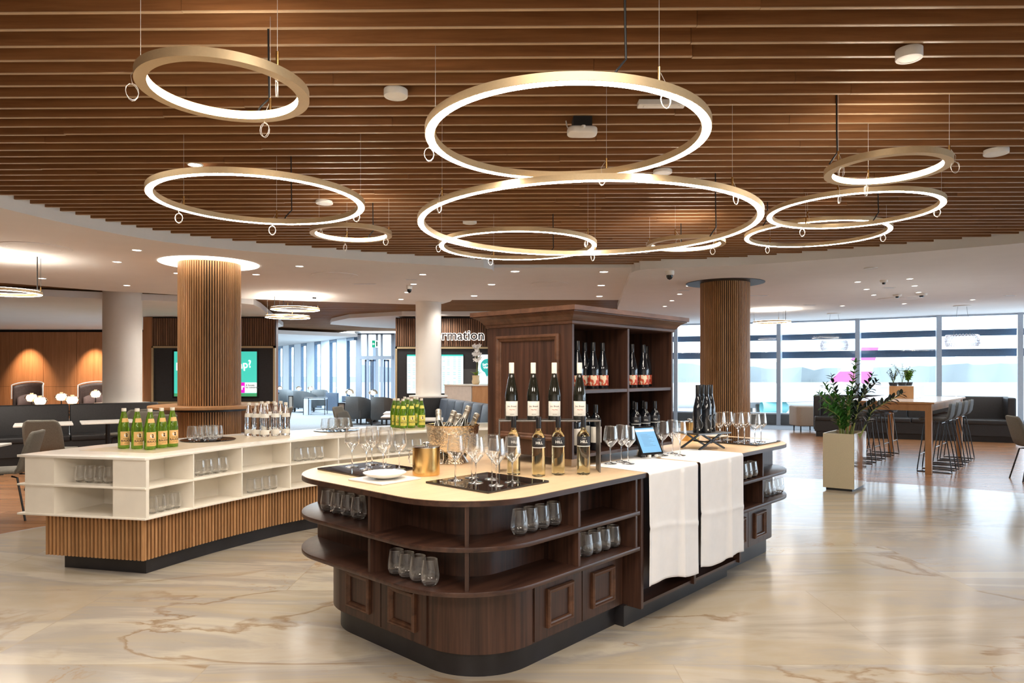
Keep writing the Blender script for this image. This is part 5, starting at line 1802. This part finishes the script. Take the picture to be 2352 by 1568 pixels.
def kq(px0, py0, px1, py1, d, mt, name, par, org, Y, th=.004):
    fx = lambda px: (px - CX) * Y / F - org
    fz = lambda py: EYE + (HY - py) * Y / F
    return M().box(fx(px0), -d, fz(py1), fx(px1), -d + th, fz(py0)).build(name, mt, par)
teal = emit('teal_screen', (.05, .52, .42), .5)
b = kq(396, 803, 594, 914, .0, MAT['rubber'], 'screen_bezel', kl, K0, YK, .03)
g1 = kq(400, 807, 590, 903, .004, teal, 'screen', b, K0, YK)
kq(400, 903, 590, 910, .004, emit('screen_grass', (.05, .30, .12), .45), 'screen', b, K0, YK)
kq(523, 878, 562.5, 902, .008, emit('screen_pink', (.88, .01, .55), .45), 'screen_block', b, K0, YK)
kq(562.5, 878, 590, 902, .008, emit('screen_white', (.85, .90, .88), .42), 'screen_block', b, K0, YK)
wl = emit('screen_lettering_white', (1, 1, 1), .5)
def place_txt(m, px, py, d, mt, name, par, org, Y):
    m.xf(Matrix.Translation(((px - CX) * Y / F - org, -d, EYE + (HY - py) * Y / F)))
    return m.build(name, mt, par)
place_txt(txt('mp?', .26, .004, .001, 'RIGHT').xf(Matrix.Rotation(-.12, 4, 'Y')), 579, 843, .012, wl, 'screen_text', b, K0, YK)
place_txt(txt('Lust auf ju', .26, .004, .001, 'LEFT'), 404, 850, .012, wl, 'screen_text', b, K0, YK)
place_txt(txt('wir', .17, .006, .001, 'RIGHT'), 561, 894, .014, wl, 'screen_text', b, K0, YK)
dkt = plain('screen_print_dark', (.04, .06, .12), .5, noise=.02)
place_txt(txt('A Society', .055, .001, .001, 'LEFT'), 565, 886, .014, dkt, 'screen_text', b, K0, YK)
place_txt(txt('for tomorrow', .055, .001, .001, 'LEFT'), 565, 891, .014, dkt, 'screen_text', b, K0, YK)
# information wall
YI = 17.0
I0 = (908 - CX) * YI / F
ki = kiosk('walnut-slatted information wall with a gold frame and timetable screens', I0, I0 + 3.2, YI, 1.9, 2.82)
g = txt('Information', .335, .004, .015, 'RIGHT')
bx0 = (min(v[0] for v in g.v) + max(v[0] for v in g.v), min(v[2] for v in g.v) + max(v[2] for v in g.v))
place_txt(g, 1113, 780, .055, MAT['ink'], 'sign_letters', ki, I0, YI)
g = txt('Information', .335, .016, .004, 'RIGHT')
bx1 = (min(v[0] for v in g.v) + max(v[0] for v in g.v), min(v[2] for v in g.v) + max(v[2] for v in g.v))
g.xf(Matrix.Translation(((bx0[0] - bx1[0]) / 2, 0, (bx0[1] - bx1[1]) / 2)))
place_txt(g, 1113, 780, .018, emit('sign_backlight', (1, .96, .88), 1.0), 'sign_backlight', ki, I0, YI)
wscr = emit('timetable_screen', (.72, .90, .97), .46)
lines = emit('timetable_rows', (.30, .56, .60), .4)
hdr = emit('timetable_header', (.02, .36, .32), .45)
for px0, px1 in ((935, 986), (1014, 1064)):
    b = kq(px0 - 1, 813, px1 + 1, 904, .004, MAT['rubber'], 'screen_bezel', ki, I0, YI, .02)
    kq(px0, 814, px1, 903, .008, wscr, 'screen', b, I0, YI)
    kq(px0, 814, px1, 817.5, .012, hdr, 'screen_header', b, I0, YI)
    m = M()
    rl = random.Random(px0)
    for k in range(18):
        py = 820 + k * 4.4
        for a, c in ((2, 8), (13, 19), (27, 33), (38, 45)):
            if rl.random() < .8:
                fx = lambda p: (p - CX) * YI / F - I0
                z = EYE + (HY - py) * YI / F
                m.box(fx(px0 + a), -.012, z - .009, fx(px0 + c), -.011, z + .009)
    m.build('timetable_rows', lines, b)
b = kq(1097, 813, 1152, 904, .004, MAT['rubber'], 'screen_bezel', ki, I0, YI, .02)
kq(1098, 814, 1151, 903, .008, wscr, 'screen', b, I0, YI)
bal = M()
cx, cz = (1120 - CX) * YI / F - I0, EYE + (HY - 840) * YI / F
op = [(cx + .175 * cos(a), cz + .175 * sin(a)) for a in [-1.2 + 5.5 * k / 28 for k in range(29)]]
bal.add([(x, -.012, z) for x, z in op] + [(cx - .02, -.012, cz - .27)], [tuple(range(30))])
bb = bal.build('speech_balloon', emit('balloon_teal', (.02, .36, .34), .42), b)
place_txt(txt('Service', .085, .002, .001, 'CENTER').xf(Matrix.Rotation(-.2, 4, 'Y')), 1120, 838, .016, wl, 'screen_text', bb, I0, YI)
place_txt(txt('Vienna', .085, .002, .001, 'CENTER').xf(Matrix.Rotation(-.2, 4, 'Y')), 1121, 845, .016, wl, 'screen_text', bb, I0, YI)

# green exit sign hung before the vestibule
ep = atY(862, 22.8, EYE + (HY - 798) * 22.8 / F)
ex = thing('exit_sign', 'green and white exit sign with an arrow hanging near the glass door', 'exit sign', ep)
M().box(-.11, -.02, 0, .11, .02, .24).build('housing', MAT['plastic'], ex)
M().box(-.105, -.024, .005, .0, -.019, .235).build('green_face', emit('exit_green', (.0, .36, .20), .45), ex)
M().box(.0, -.024, .005, .105, -.019, .235).build('white_face', emit('exit_white', (.9, .95, .92), .48), ex)
a = M()
a.add([(-.09, -.026, .12), (-.06, -.026, .17), (-.06, -.026, .07)], [(0, 1, 2)])
a.box(-.062, -.027, .108, -.015, -.025, .132)
a.build('arrow', wl, ex)
a = M()
a.box(.03, -.027, .04, .08, -.025, .2)
a.build('door_pictogram', plain('exit_print', (.1, .3, .22), .5, noise=.02), ex)
for s in (-.08, .08):
    M().tube([(s, 0, .24), (s, 0, 2.965 - ep.z)], .004, 6).build('hanger_rod', MAT['steel'], ex)

# reception desk, orchid and acrylic screens
rd = thing('reception_desk', 'pale and oak reception desk in front of the information wall', 'desk', (-.85, 14.6, 0))
M().prism([(-.66, .68), (-.02, .02), (.5, .6), (-.12, 1.2)], 0, 1.16).build('pale_front', plain('pale_veneer', (.74, .68, .63), .4, noise=.05, nscale=14), rd)
M().prism([(0, 0), (2.2, 1.05), (1.75, 1.95), (.5, .62)], 0, 1.16).build('oak_front', MAT['tablewood'], rd)
M().prism([(-.68, .68), (0, -.02), (2.22, 1.04), (1.76, 1.97), (.48, 1.35), (-.1, 1.22)], 1.16, 1.185).build('desk_top', MAT['tablewhite'], rd)
op = atY(1093, 14.95, 1.186)
oc = thing('orchid', 'white orchid in a gold pot on the reception desk', 'plant', op)
M().lathe([(0, 0), (.06, 0), (.085, .03), (.09, .07), (.075, .12), (.082, .20), (.072, .20), (.068, .12), (0, .1)], 24).build('pot', MAT['gold'], oc, smooth=True)
ro = random.Random(4)
stm = M()
fl = M()
def blossom(m, c, r, yaw):
    Rm = Matrix.Rotation(yaw, 3, 'Z') @ Matrix.Rotation(-.3, 3, 'X')
    for k in range(5):
        a = 2 * PI * k / 5 + .3
        w = .55 if k % 2 else .8
        pts = []
        for q in range(8):
            b = 2 * PI * q / 8
            pts.append(c + Rm @ Vector((r * (.55 + .5 * cos(b)) * cos(a) - r * w * .45 * sin(b) * sin(a), -.012 * cos(b) - .004 * (k % 2), r * (.55 + .5 * cos(b)) * sin(a) + r * w * .45 * sin(b) * cos(a))))
        m.add(pts, [tuple(range(8))])
for s in range(2):
    x1 = -.10 + .16 * s
    path = [Vector((.02 * s, 0, .16)), Vector((.02 + .03 * s, 0, .45)), Vector((.04 * s, -.01, .66)), Vector((x1 * .6 + .05, -.03, .80)), Vector((x1 + .0, -.05, .86 - .1 * s))]
    path = smoothpath(path, 16)
    stm.tube(path, .005, 6)
    for k in range(7):
        p = path[8 + k] + Vector((ro.uniform(-.05, .05), ro.uniform(-.05, .02), ro.uniform(-.07, .05)))
        blossom(fl, p, .055, ro.uniform(-.5, .5))
stm.build('stalk', MAT['stalk'], oc, smooth=True)
fl.build('blossoms', MAT['petal'], oc)
lf = M()
def leaf(m, p, d, L, w, droop=.3, n=5):
    """leaf blade: base p, direction d, slightly folded and drooping"""
    d = Vector(d).normalized()
    side = d.cross(Vector((0, 0, 1)))
    if side.length < .01:
        side = Vector((1, 0, 0))
    side.normalize()
    up = side.cross(d)
    rows = []
    for k in range(n + 1):
        f = k / n
        c = p + d * (L * f) - Vector((0, 0, droop * L * f * f))
        ww = w * (sin(PI * min(1, f * .92 + .06)) ** .8)
        rows.append([c - side * ww + up * ww * .35, c, c + side * ww + up * ww * .35])
    m.grid(rows)
for k in range(6):
    a = k * 1.05
    leaf(lf, Vector((0, 0, .19)), (cos(a), sin(a), .9 + .3 * (k % 2)), .20, .032, .3)
lf.build('leaves', MAT['leaflime'], oc, smooth=True)
ac = thing('acrylic_screen', 'clear acrylic screen box around the orchid on the reception desk', 'acrylic screen', atY(1082, 15.05, 1.186))
M().box(-.17, .0, 0, .17, .006, .34).build('front_sheet', MAT['pane'], ac)
M().box(-.17, .0, 0, -.164, .3, .34).build('side_sheet', MAT['pane'], ac)
M().box(.164, .0, 0, .17, .3, .34).build('side_sheet', MAT['pane'], ac)

# blue channel-tufted banquette
q0, q1 = Vector((-1.30, 12.95, 0)), Vector((-.05, 9.7, 0))
L = (q1 - q0).length
bq = thing('tufted_banquette', 'slate blue banquette with vertical channel seams beside the hammered cooler', 'sofa', q0, math.atan2((q1 - q0).y, (q1 - q0).x))
M().box(.02, -.55, 0, L, -.02, .10).build('plinth', MAT['leg'], bq)
M().box(0, -.62, .10, L, 0, .44).build('seat', MAT['fabric_blue'], bq, bevel=.03, seg=3, smooth=True)
n = 7
for k in range(n):
    a, b_ = L * k / n, L * (k + 1) / n
    M().loft([[(a + .004, -.16, .42), (b_ - .004, -.16, .42), (b_ - .004, .02, .42), (a + .004, .02, .42)], [(a + .004, -.06, .96), (b_ - .004, -.06, .96), (b_ - .004, .08, .96), (a + .004, .08, .96)]]).build('back_channel', MAT['fabric_blue'], bq, bevel=.03, seg=3, smooth=True)
M().loft([[(-.14, -.62, .1), (0.0, -.62, .1), (0.0, .05, .1), (-.14, .05, .1)], [(-.14, -.55, .9), (0.0, -.5, .98), (0.0, .08, .98), (-.14, .08, .92)]]).build('end_wing', MAT['fabric_dark'], bq, bevel=.03, seg=3, smooth=True)

# ------------------------------------------------------------------ far lounge by the window wall
def tub_chair():
    t = thing('tub_chair', 'chair', 'armchair')
    prof = [(-.34, .36), (.10, .36), (.26, .30), (.33, .12), (.34, -.10)]
    rows = []
    top = [.58, .70, .76, .78, .78, .78, .76, .70, .58]
    pts = [(-.36, -.36), (-.36, -.05), (-.34, .18), (-.24, .33), (0, .37), (.24, .33), (.34, .18), (.36, -.05), (.36, -.36)]
    M().grid([[(x, y, .16) for x, y in pts], [(x * 1.02, y * 1.02, .5) for x, y in pts], [(x * 1.04, y * 1.06, z) for (x, y), z in zip(pts, top)]]).build('wrap_back', MAT['fabric_slate'], t, smooth=True, solid=.07)
    M().box(-.30, -.36, .18, .30, .30, .42).build('seat', MAT['fabric_slate'], t, bevel=.04, seg=3, smooth=True)
    for sx in (-1, 1):
        for y in (-.28, .26):
            M().box(sx * .28 - .02, y - .02, 0, sx * .28 + .02, y + .02, .18).build('leg', MAT['leg'], t)
    return t
PTU = Proto(tub_chair())
for px, Y, rz, lb in ((824, 19.2, 2.7, 'grey tub chair left of two in the middle distance, with the lamp behind it'), (882, 18.8, 2.7, 'grey tub chair right of two in the middle distance, just left of the yellow-label bottles'), (698, 25.0, 2.6, 'grey-blue tub chair beside the pale desk by the far windows'), (664, 27.0, 2.6, 'farthest grey-blue tub chair near the left kiosk, by the far windows'), (733, 26.7, 3.3, 'grey-blue tub chair behind the pale desk by the far windows')):
    PTU.put(atY(px, Y), rz, lb, 'tub chairs in the far lounge').scale = (.88, .88, 1)
def side_cabinet(px, Y, w, d, h, label, rz=.35):
    t = thing('side_cabinet', label, 'side table', atY(px, Y), rz, 'side tables in the far lounge')
    f = M()
    f.box(-w / 2, -d / 2, h - .03, w / 2, d / 2, h)
    for sx in (-1, 1):
        for sy in (-1, 1):
            f.box(sx * (w / 2 - .012) - .012, sy * (d / 2 - .012) - .012, 0, sx * (w / 2 - .012) + .012, sy * (d / 2 - .012) + .012, h)
    f.build('black_frame', MAT['leg'], t)
    M().box(-w / 2 + .025, -d / 2 + .006, .05, w / 2 - .025, d / 2 - .006, h - .035).build('panel_body', MAT['fabric_taupe'], t)
side_cabinet(787, 19.3, .19, .5, .60, 'narrow black-framed cabinet left of the two grey tub chairs', .1)
side_cabinet(850, 19.6, .19, .5, .60, 'narrow black-framed cabinet between the two grey tub chairs', .1)
side_cabinet(671, 25.2, .16, .5, .60, 'narrow black-framed cabinet between the far tub chairs', .1)
ds = thing('side_table', 'pale desk with black edges by the far windows', 'table', atY(725, 23.6), .12)
M().box(-.36, -.3, .52, .36, .3, .57).build('table_top', MAT['alulight'], ds)
M().box(-.36, -.3, 0, -.20, .3, .52).build('side_panel', MAT['alulight'], ds)
m = M()
m.box(-.37, -.31, .57, .37, .31, .585)
for x in (-.37, -.2, .34):
    m.box(x, -.31, 0, x + .02, -.29, .57)
m.box(.34, .29, 0, .36, .31, .57)
m.build('black_edging', MAT['leg'], ds)
G = 'domed table lamps in the far lounge'
for px, py, Y, w, fl_ in ((803, 902, 20.3, 'lit domed lamp behind the left grey tub chair', .6), (857, 903, 20.0, 'lit domed lamp behind the right grey tub chair', .6), (714, 893, 25.9, 'lit domed lamp above the pale desk by the far windows', .6), (686.5, 893, 28.2, 'lit domed lamp right of the left kiosk, second from it', .6), (643, 892, 28.6, 'lit domed lamp at the right edge of the left kiosk', .6)):
    table_lamp(w, px, py, Y, .135 if Y < 21 else .125, True, G, fl_)
    p = atY(px, Y)
    s = thing('lamp_table', 'narrow dark table under the ' + w, 'side table', (p.x, Y, 0), 0, 'lamp tables in the far lounge')
    M().box(-.15, -.15, .575, .15, .15, .599).build('table_top', MAT['leg'], s)
    M().box(-.13, -.13, 0, .13, .13, .575).build('cabinet', MAT['fabric_slate'], s)
# low blue screens along the far windows
for i, (pa, pb, Y, h) in enumerate(((750, 776, 25.6, .68), (787, 818, 24.2, .60), (716, 738, 27.9, .62))):
    a = atY(pa, Y + .5)
    b_ = atY(pb, Y)
    t = thing('privacy_screen', 'low blue upholstered screen at the far windows, ' + ('behind the pale desk', 'beside the grey vestibule post', 'behind the far lamp')[i], 'screen', (0, 0, 0), 0, 'low upholstered screens')
    t.location = a
    M().bar((0, 0, h / 2), (b_.x - a.x, b_.y - a.y, h / 2), .08, h).build('padding', MAT['fabric_blue'], t, bevel=.01)

# ------------------------------------------------------------------ right-hand side
# planter with a dark leafy plant
pn = thing('planter_box', 'tall cream rectangular planter with a mirror-like side, on the marble floor', 'planter', (4.145, 8.27, 0), 0)
d1, d2 = Vector((-.83, .555, 0)) * .35, Vector((.64, .77, 0)) * .60
def quad(a, b, z):
    return [(0 * d1 + a * d1 + b * d2 + Vector((0, 0, z)))]
def pbox(a0, a1, b0, b1, z0, z1):
    P = lambda a, b: (a * d1 + b * d2)
    pts = [P(a0, b0), P(a0, b1), P(a1, b1), P(a1, b0)]
    return M().prism([(p.x, p.y) for p in pts], z0, z1)
b_ = pbox(0, 1, 0, 1, .03, .70)
pbox(.08, .92, .05, .95, 0, .03).build('plinth', MAT['leg'], pn)
def ringwall(z0, z1):
    m = M()
    for a in ((0, .045, 0, 1), (.955, 1, 0, 1), (.045, .955, 0, .03), (.045, .955, .97, 1)):
        q = pbox(*a, z0, z1)
        m.add(q.v, q.f)
    return m
ringwall(.03, .70).build('box_walls', MAT['planter'], pn)
q = pbox(-.006, 0, 0, 1, .03, .70)
q.build('mirror_side', MAT['mirror'], pn)
pbox(.04, .96, .03, .97, .55, .655).build('soil', MAT['soil'], pn)
pc = Vector((4.145, 8.27, .655)) + d1 * .5 + d2 * .5
zz = thing('zz_plant', 'dark glossy leafy plant growing from the tall cream planter', 'plant', pc)
rz_ = random.Random(21)
st, lg, ld = M(), M(), M()
specs = [(-.55, .62, 0), (-.36, .70, 0), (-.22, .52, 0), (-.08, .58, 0), (.03, .92, 0), (.16, .60, 1), (.30, .66, 1), (.52, .78, 1), (.72, .66, 1), (.40, .42, 1), (-.45, .42, 0), (.10, .45, 0), (.58, .5, 1), (-.12, .76, 1), (-.62, .45, 0), (.22, .80, 1), (-.28, .34, 0)]
for i, (lean, ln, side) in enumerate(specs):
    yy = rz_.uniform(-.35, .35)
    base = Vector((lean * .16 + rz_.uniform(-.03, .03), yy * .35, 0))
    tip = base + Vector((lean * ln * .95, yy * ln * .6, ln * (1 - .28 * abs(lean))))
    mid = base.lerp(tip, .5) + Vector((-lean * .10, 0, .07))
    path = smoothpath([base - Vector((0, 0, .03)), base.lerp(mid, .6), mid, tip], 22)
    st.tube(path, .008, 6, radii=[.011 - .007 * k / 21 for k in range(22)])
    M_ = ld if side else lg
    for k in range(5, 22):
        if k % 1 == 0:
            f = k / 21
            d = (path[min(k + 1, 21)] - path[k - 1]).normalized()
            sv = d.cross(Vector((0, 1, .15))).normalized()
            sv2 = d.cross(sv).normalized()
            for sg in (-1, 1):
                dirv = d * .55 + (sv * cos(k * .9) + sv2 * .45 * sin(k * .9)) * sg + Vector((0, 0, .1))
                leaf(M_, path[k], dirv, (.088 + .02 * rz_.random()) * (1.05 - .5 * max(0, f - .75) * 2), .021, .12, 5)
    leaf(M_, path[-1], path[-1] - path[-2], .07, .017, .1)
st.build('stems', MAT['stalk'], zz, smooth=True)
lg.build('green_leaves', MAT['leaf'], zz, smooth=True)
ld.build('dark_leaves', MAT['leafdark'], zz, smooth=True)

# tall oak bar table
dL, dS = Vector((.655, .756, 0)), Vector((-.756, .655, 0))
BT = Vector((5.95, 9.62, 0))
LL, LS = 2.9, 1.22
bt = thing('bar_table', 'tall oak bar table with a pale top near the right windows', 'table', BT, math.atan2(dL.y, dL.x))
M().box(0, 0, 1.0, LL, LS, 1.025).build('table_top', MAT['tablewood'], bt, bevel=.003)
M().box(.006, .006, 1.024, LL - .006, LS - .006, 1.030).build('top_surface', plain('satin_white_laminate', (.80, .82, .84), .12, noise=.01), bt)
m = M()
for a in ((.05, .05, LL - .05, .09), (.05, LS - .09, LL - .05, LS - .05), (.05, .05, .09, LS - .05), (LL - .09, .05, LL - .05, LS - .05)):
    m.box(a[0], a[1], .90, a[2], a[3], 1.0)
m.build('apron', MAT['tablewood'], bt)
for a in ((.04, .04), (LL - .12, .04), (.04, LS - .12), (LL - .12, LS - .12)):
    M().box(a[0], a[1], 0, a[0] + .08, a[1] + .08, 1.0).build('leg', MAT['tablewood'], bt, bevel=.003)
def bar_stool():
    """padded low-back stool on a wire sled, front towards -y"""
    t = thing('bar_stool', 'stool', 'bar stool')
    rows = []
    for y, z, w in [(-.19, .735, .17), (-.15, .752, .195), (0, .745, .20), (.12, .745, .20), (.165, .765, .195), (.19, .81, .19), (.205, .90, .185), (.212, .97, .165), (.212, .99, .14)]:
        rows.append([(w * (-1 + 2 * i / 8), y, z + .012 * (abs(i - 4) / 4) ** 2) for i in range(9)])
    M().grid(rows).build('seat_shell', MAT['fabric_slate'], t, smooth=True, solid=.035)
    for sx in (-1, 1):
        pth = smoothpath([(sx * .13, -.13, .715), (sx * .16, -.17, .40), (sx * .19, -.215, .03), (sx * .19, -.20, .010), (sx * .19, 0, .010), (sx * .19, .20, .010), (sx * .19, .215, .03), (sx * .16, .16, .40), (sx * .13, .10, .715)], 40)
        M().tube(pth, .0085, 7).build('sled_leg', MAT['leg'], t, smooth=True)
    M().tube([(-.172, -.188, .25), (.172, -.188, .25)], .0085, 7).build('footrest', MAT['steel'], t, smooth=True)
    M().tube([(-.13, -.10, .715), (.13, -.10, .715)], .008, 6).build('cross_bar', MAT['leg'], t)
    M().tube([(-.13, .08, .715), (.13, .08, .715)], .008, 6).build('cross_bar', MAT['leg'], t)
    return t
PS = Proto(bar_stool())
aT = math.atan2(dL.y, dL.x)
G = 'grey bar stools at the oak bar table'
for i in range(4):
    p = BT + dL * (.50 + .62 * i) + dS * .05
    PS.put((p.x, p.y, 0), aT + PI, '%s bar stool in the right-hand row at the oak bar table' % ('nearest', 'second nearest', 'third nearest', 'farthest')[i], G)
for i in range(4):
    p = BT + dL * (.50 + .62 * i) + dS * (LS - .05)
    PS.put((p.x, p.y, 0), aT, '%s bar stool in the left-hand row at the oak bar table' % ('nearest', 'second nearest', 'third nearest', 'farthest')[i], G)
# herb box on the bar table
hx = BT + dL * 1.25 + dS * .48
hb2 = thing('herb_box', 'white and oak box with small pots of herbs on the oak bar table', 'planter', (hx.x, hx.y, 1.031), aT)
M().box(-.05, -.005, 0, .78, .34, .20).build('white_box', plain('white_lacquer', (.82, .85, .88), .25, noise=.01), hb2, bevel=.002)
M().box(-.062, -.006, 0, -.05, .341, .20).build('oak_end', MAT['tablewood'], hb2)
def herb(px, Y, z0, kind, label, n, h, seed, mt):
    r = random.Random(seed)
    p = atY(px, Y, z0)
    t = thing('potted_herb', label, 'plant', p, 0, 'herbs in the box on the bar table')
    M().lathe([(0, 0), (.055, 0), (.07, .055), (.062, .055), (.058, .045), (0, .045)], 18).build('pot', MAT['cap_dark'], t, smooth=True)
    s, l = M(), M()
    for i in range(n):
        lean = Vector((r.uniform(-1, 1), r.uniform(-.8, .8), 0)) * (.5 if kind else .75)
        hh = h * r.uniform(.6, 1)
        tip = Vector((lean.x * hh * .7, lean.y * hh * .7, .04 + hh))
        path = smoothpath([(0, 0, .04), (lean.x * .05, lean.y * .05, .04 + hh * .5), tip], 9)
        s.tube(path, .0025, 5)
        for k in range(3, 9):
            for q in range(2):
                dv = Vector((r.uniform(-1, 1), r.uniform(-1, 1), r.uniform(-.1, .8)))
                leaf(l, path[k], dv, .045 if kind else .028, .017 if kind else .010, .3, 4)
    s.build('stems', MAT['stalk'], t)
    l.build('leaves', mt, t, smooth=True)
hY = (hx + dL * .1 + dS * .15).y
herb(2052, hY + .05, 1.232, 0, 'dark small-leaved herb pot at the left of the box on the bar table', 16, .24, 2, MAT['leafdark'])
herb(2072, hY + .2, 1.232, 0, 'thin spiky herb in the middle of the box on the bar table', 6, .34, 5, MAT['leafdark'])
herb(2086, hY + .32, 1.232, 1, 'bright green bushy herb at the right of the box on the bar table', 26, .22, 9, MAT['leaflime'])
# dark sofas before the windows and a pouf
ls = bench('lounge_sofa', 'long dark lounge sofa in front of the right windows, behind the plant and bar table', (6.85, 15.45), (10.35, 13.95), MAT['fabric_dark'], depth=.75, seat=.46, back=.93, nseg=4)
Ls = math.hypot(3.5, 1.5)
for x in (-.02, Ls - .13):
    M().box(x, .22, .14, x + .15, .80, .92).build('armrest', MAT['fabric_dark'], ls, bevel=.03, seg=3, smooth=True)
pf = thing('pouf', 'beige upholstered pouf left of the dark sofa by the windows', 'pouf', atY(1850, 16.9))
M().prism(rrect(-.32, .32, -.3, .3, (.12,) * 4, 8), .14, .62).build('cushion', MAT['fabric_taupe'], pf, smooth=True, bevel=.03, seg=3)
for sx in (-1, 1):
    for sy in (-1, 1):
        M().cyl((sx * .2, sy * .2), .015, 0, .145, 10).build('leg', MAT['leg'], pf)
# clear bead pendants by the windows
def bead_lamp(px, py, Y, r, label):
    z = EYE + (HY - py) * Y / F
    p = atY(px, Y, z)
    t = thing('glass_bead_pendant', label, 'lamp', p, 0, 'clear glass bead pendants')
    m = M()
    bead = M().lathe([(0, -.03), (.022, -.02), (.03, 0), (.022, .02), (0, .03)], 8)
    for k in range(5):
        a = -.9 + 1.8 * k / 4
        n = 30
        for i in range(n):
            b = 2 * PI * (i + .5 * (k % 2)) / n
            c = (r * (.80 + .2 * cos(a)) * cos(b), r * (.80 + .2 * cos(a)) * sin(b), r * .42 * sin(a))
            m.add([(v[0] + c[0], v[1] + c[1], v[2] + c[2]) for v in bead.v], bead.f)
    o = m.build('bead_ring', thin_glass('clear_beads', (.97, .98, 1), .6, 1.5, .25, edgecol=(.95, .97, 1)), t, smooth=True)
    o['kind'] = 'stuff'
    M().lathe([(0, -.10), (.09, -.09), (.13, -.02), (.11, .06), (0, .08)], 18).build('diffuser', emit('bead_lamp_core', (1, .97, .92), 1.3), t, smooth=True)
    for s in (-1, 1):
        M().tube([(s * .18, 0, .1), (s * .09, 0, 2.85 - z)], .003, 5).build('suspension_wire', MAT['steel'], t)
    M().cyl((0, 0), .16, 2.83 - z, 2.852 - z, 24).build('canopy', MAT['plastic'], t)
bead_lamp(1916, 793, 16.2, .29, 'clear glass bead pendant in front of the window post, left of two')
bead_lamp(2210, 782, 14.3, .30, 'clear glass bead pendant at far right before the windows')
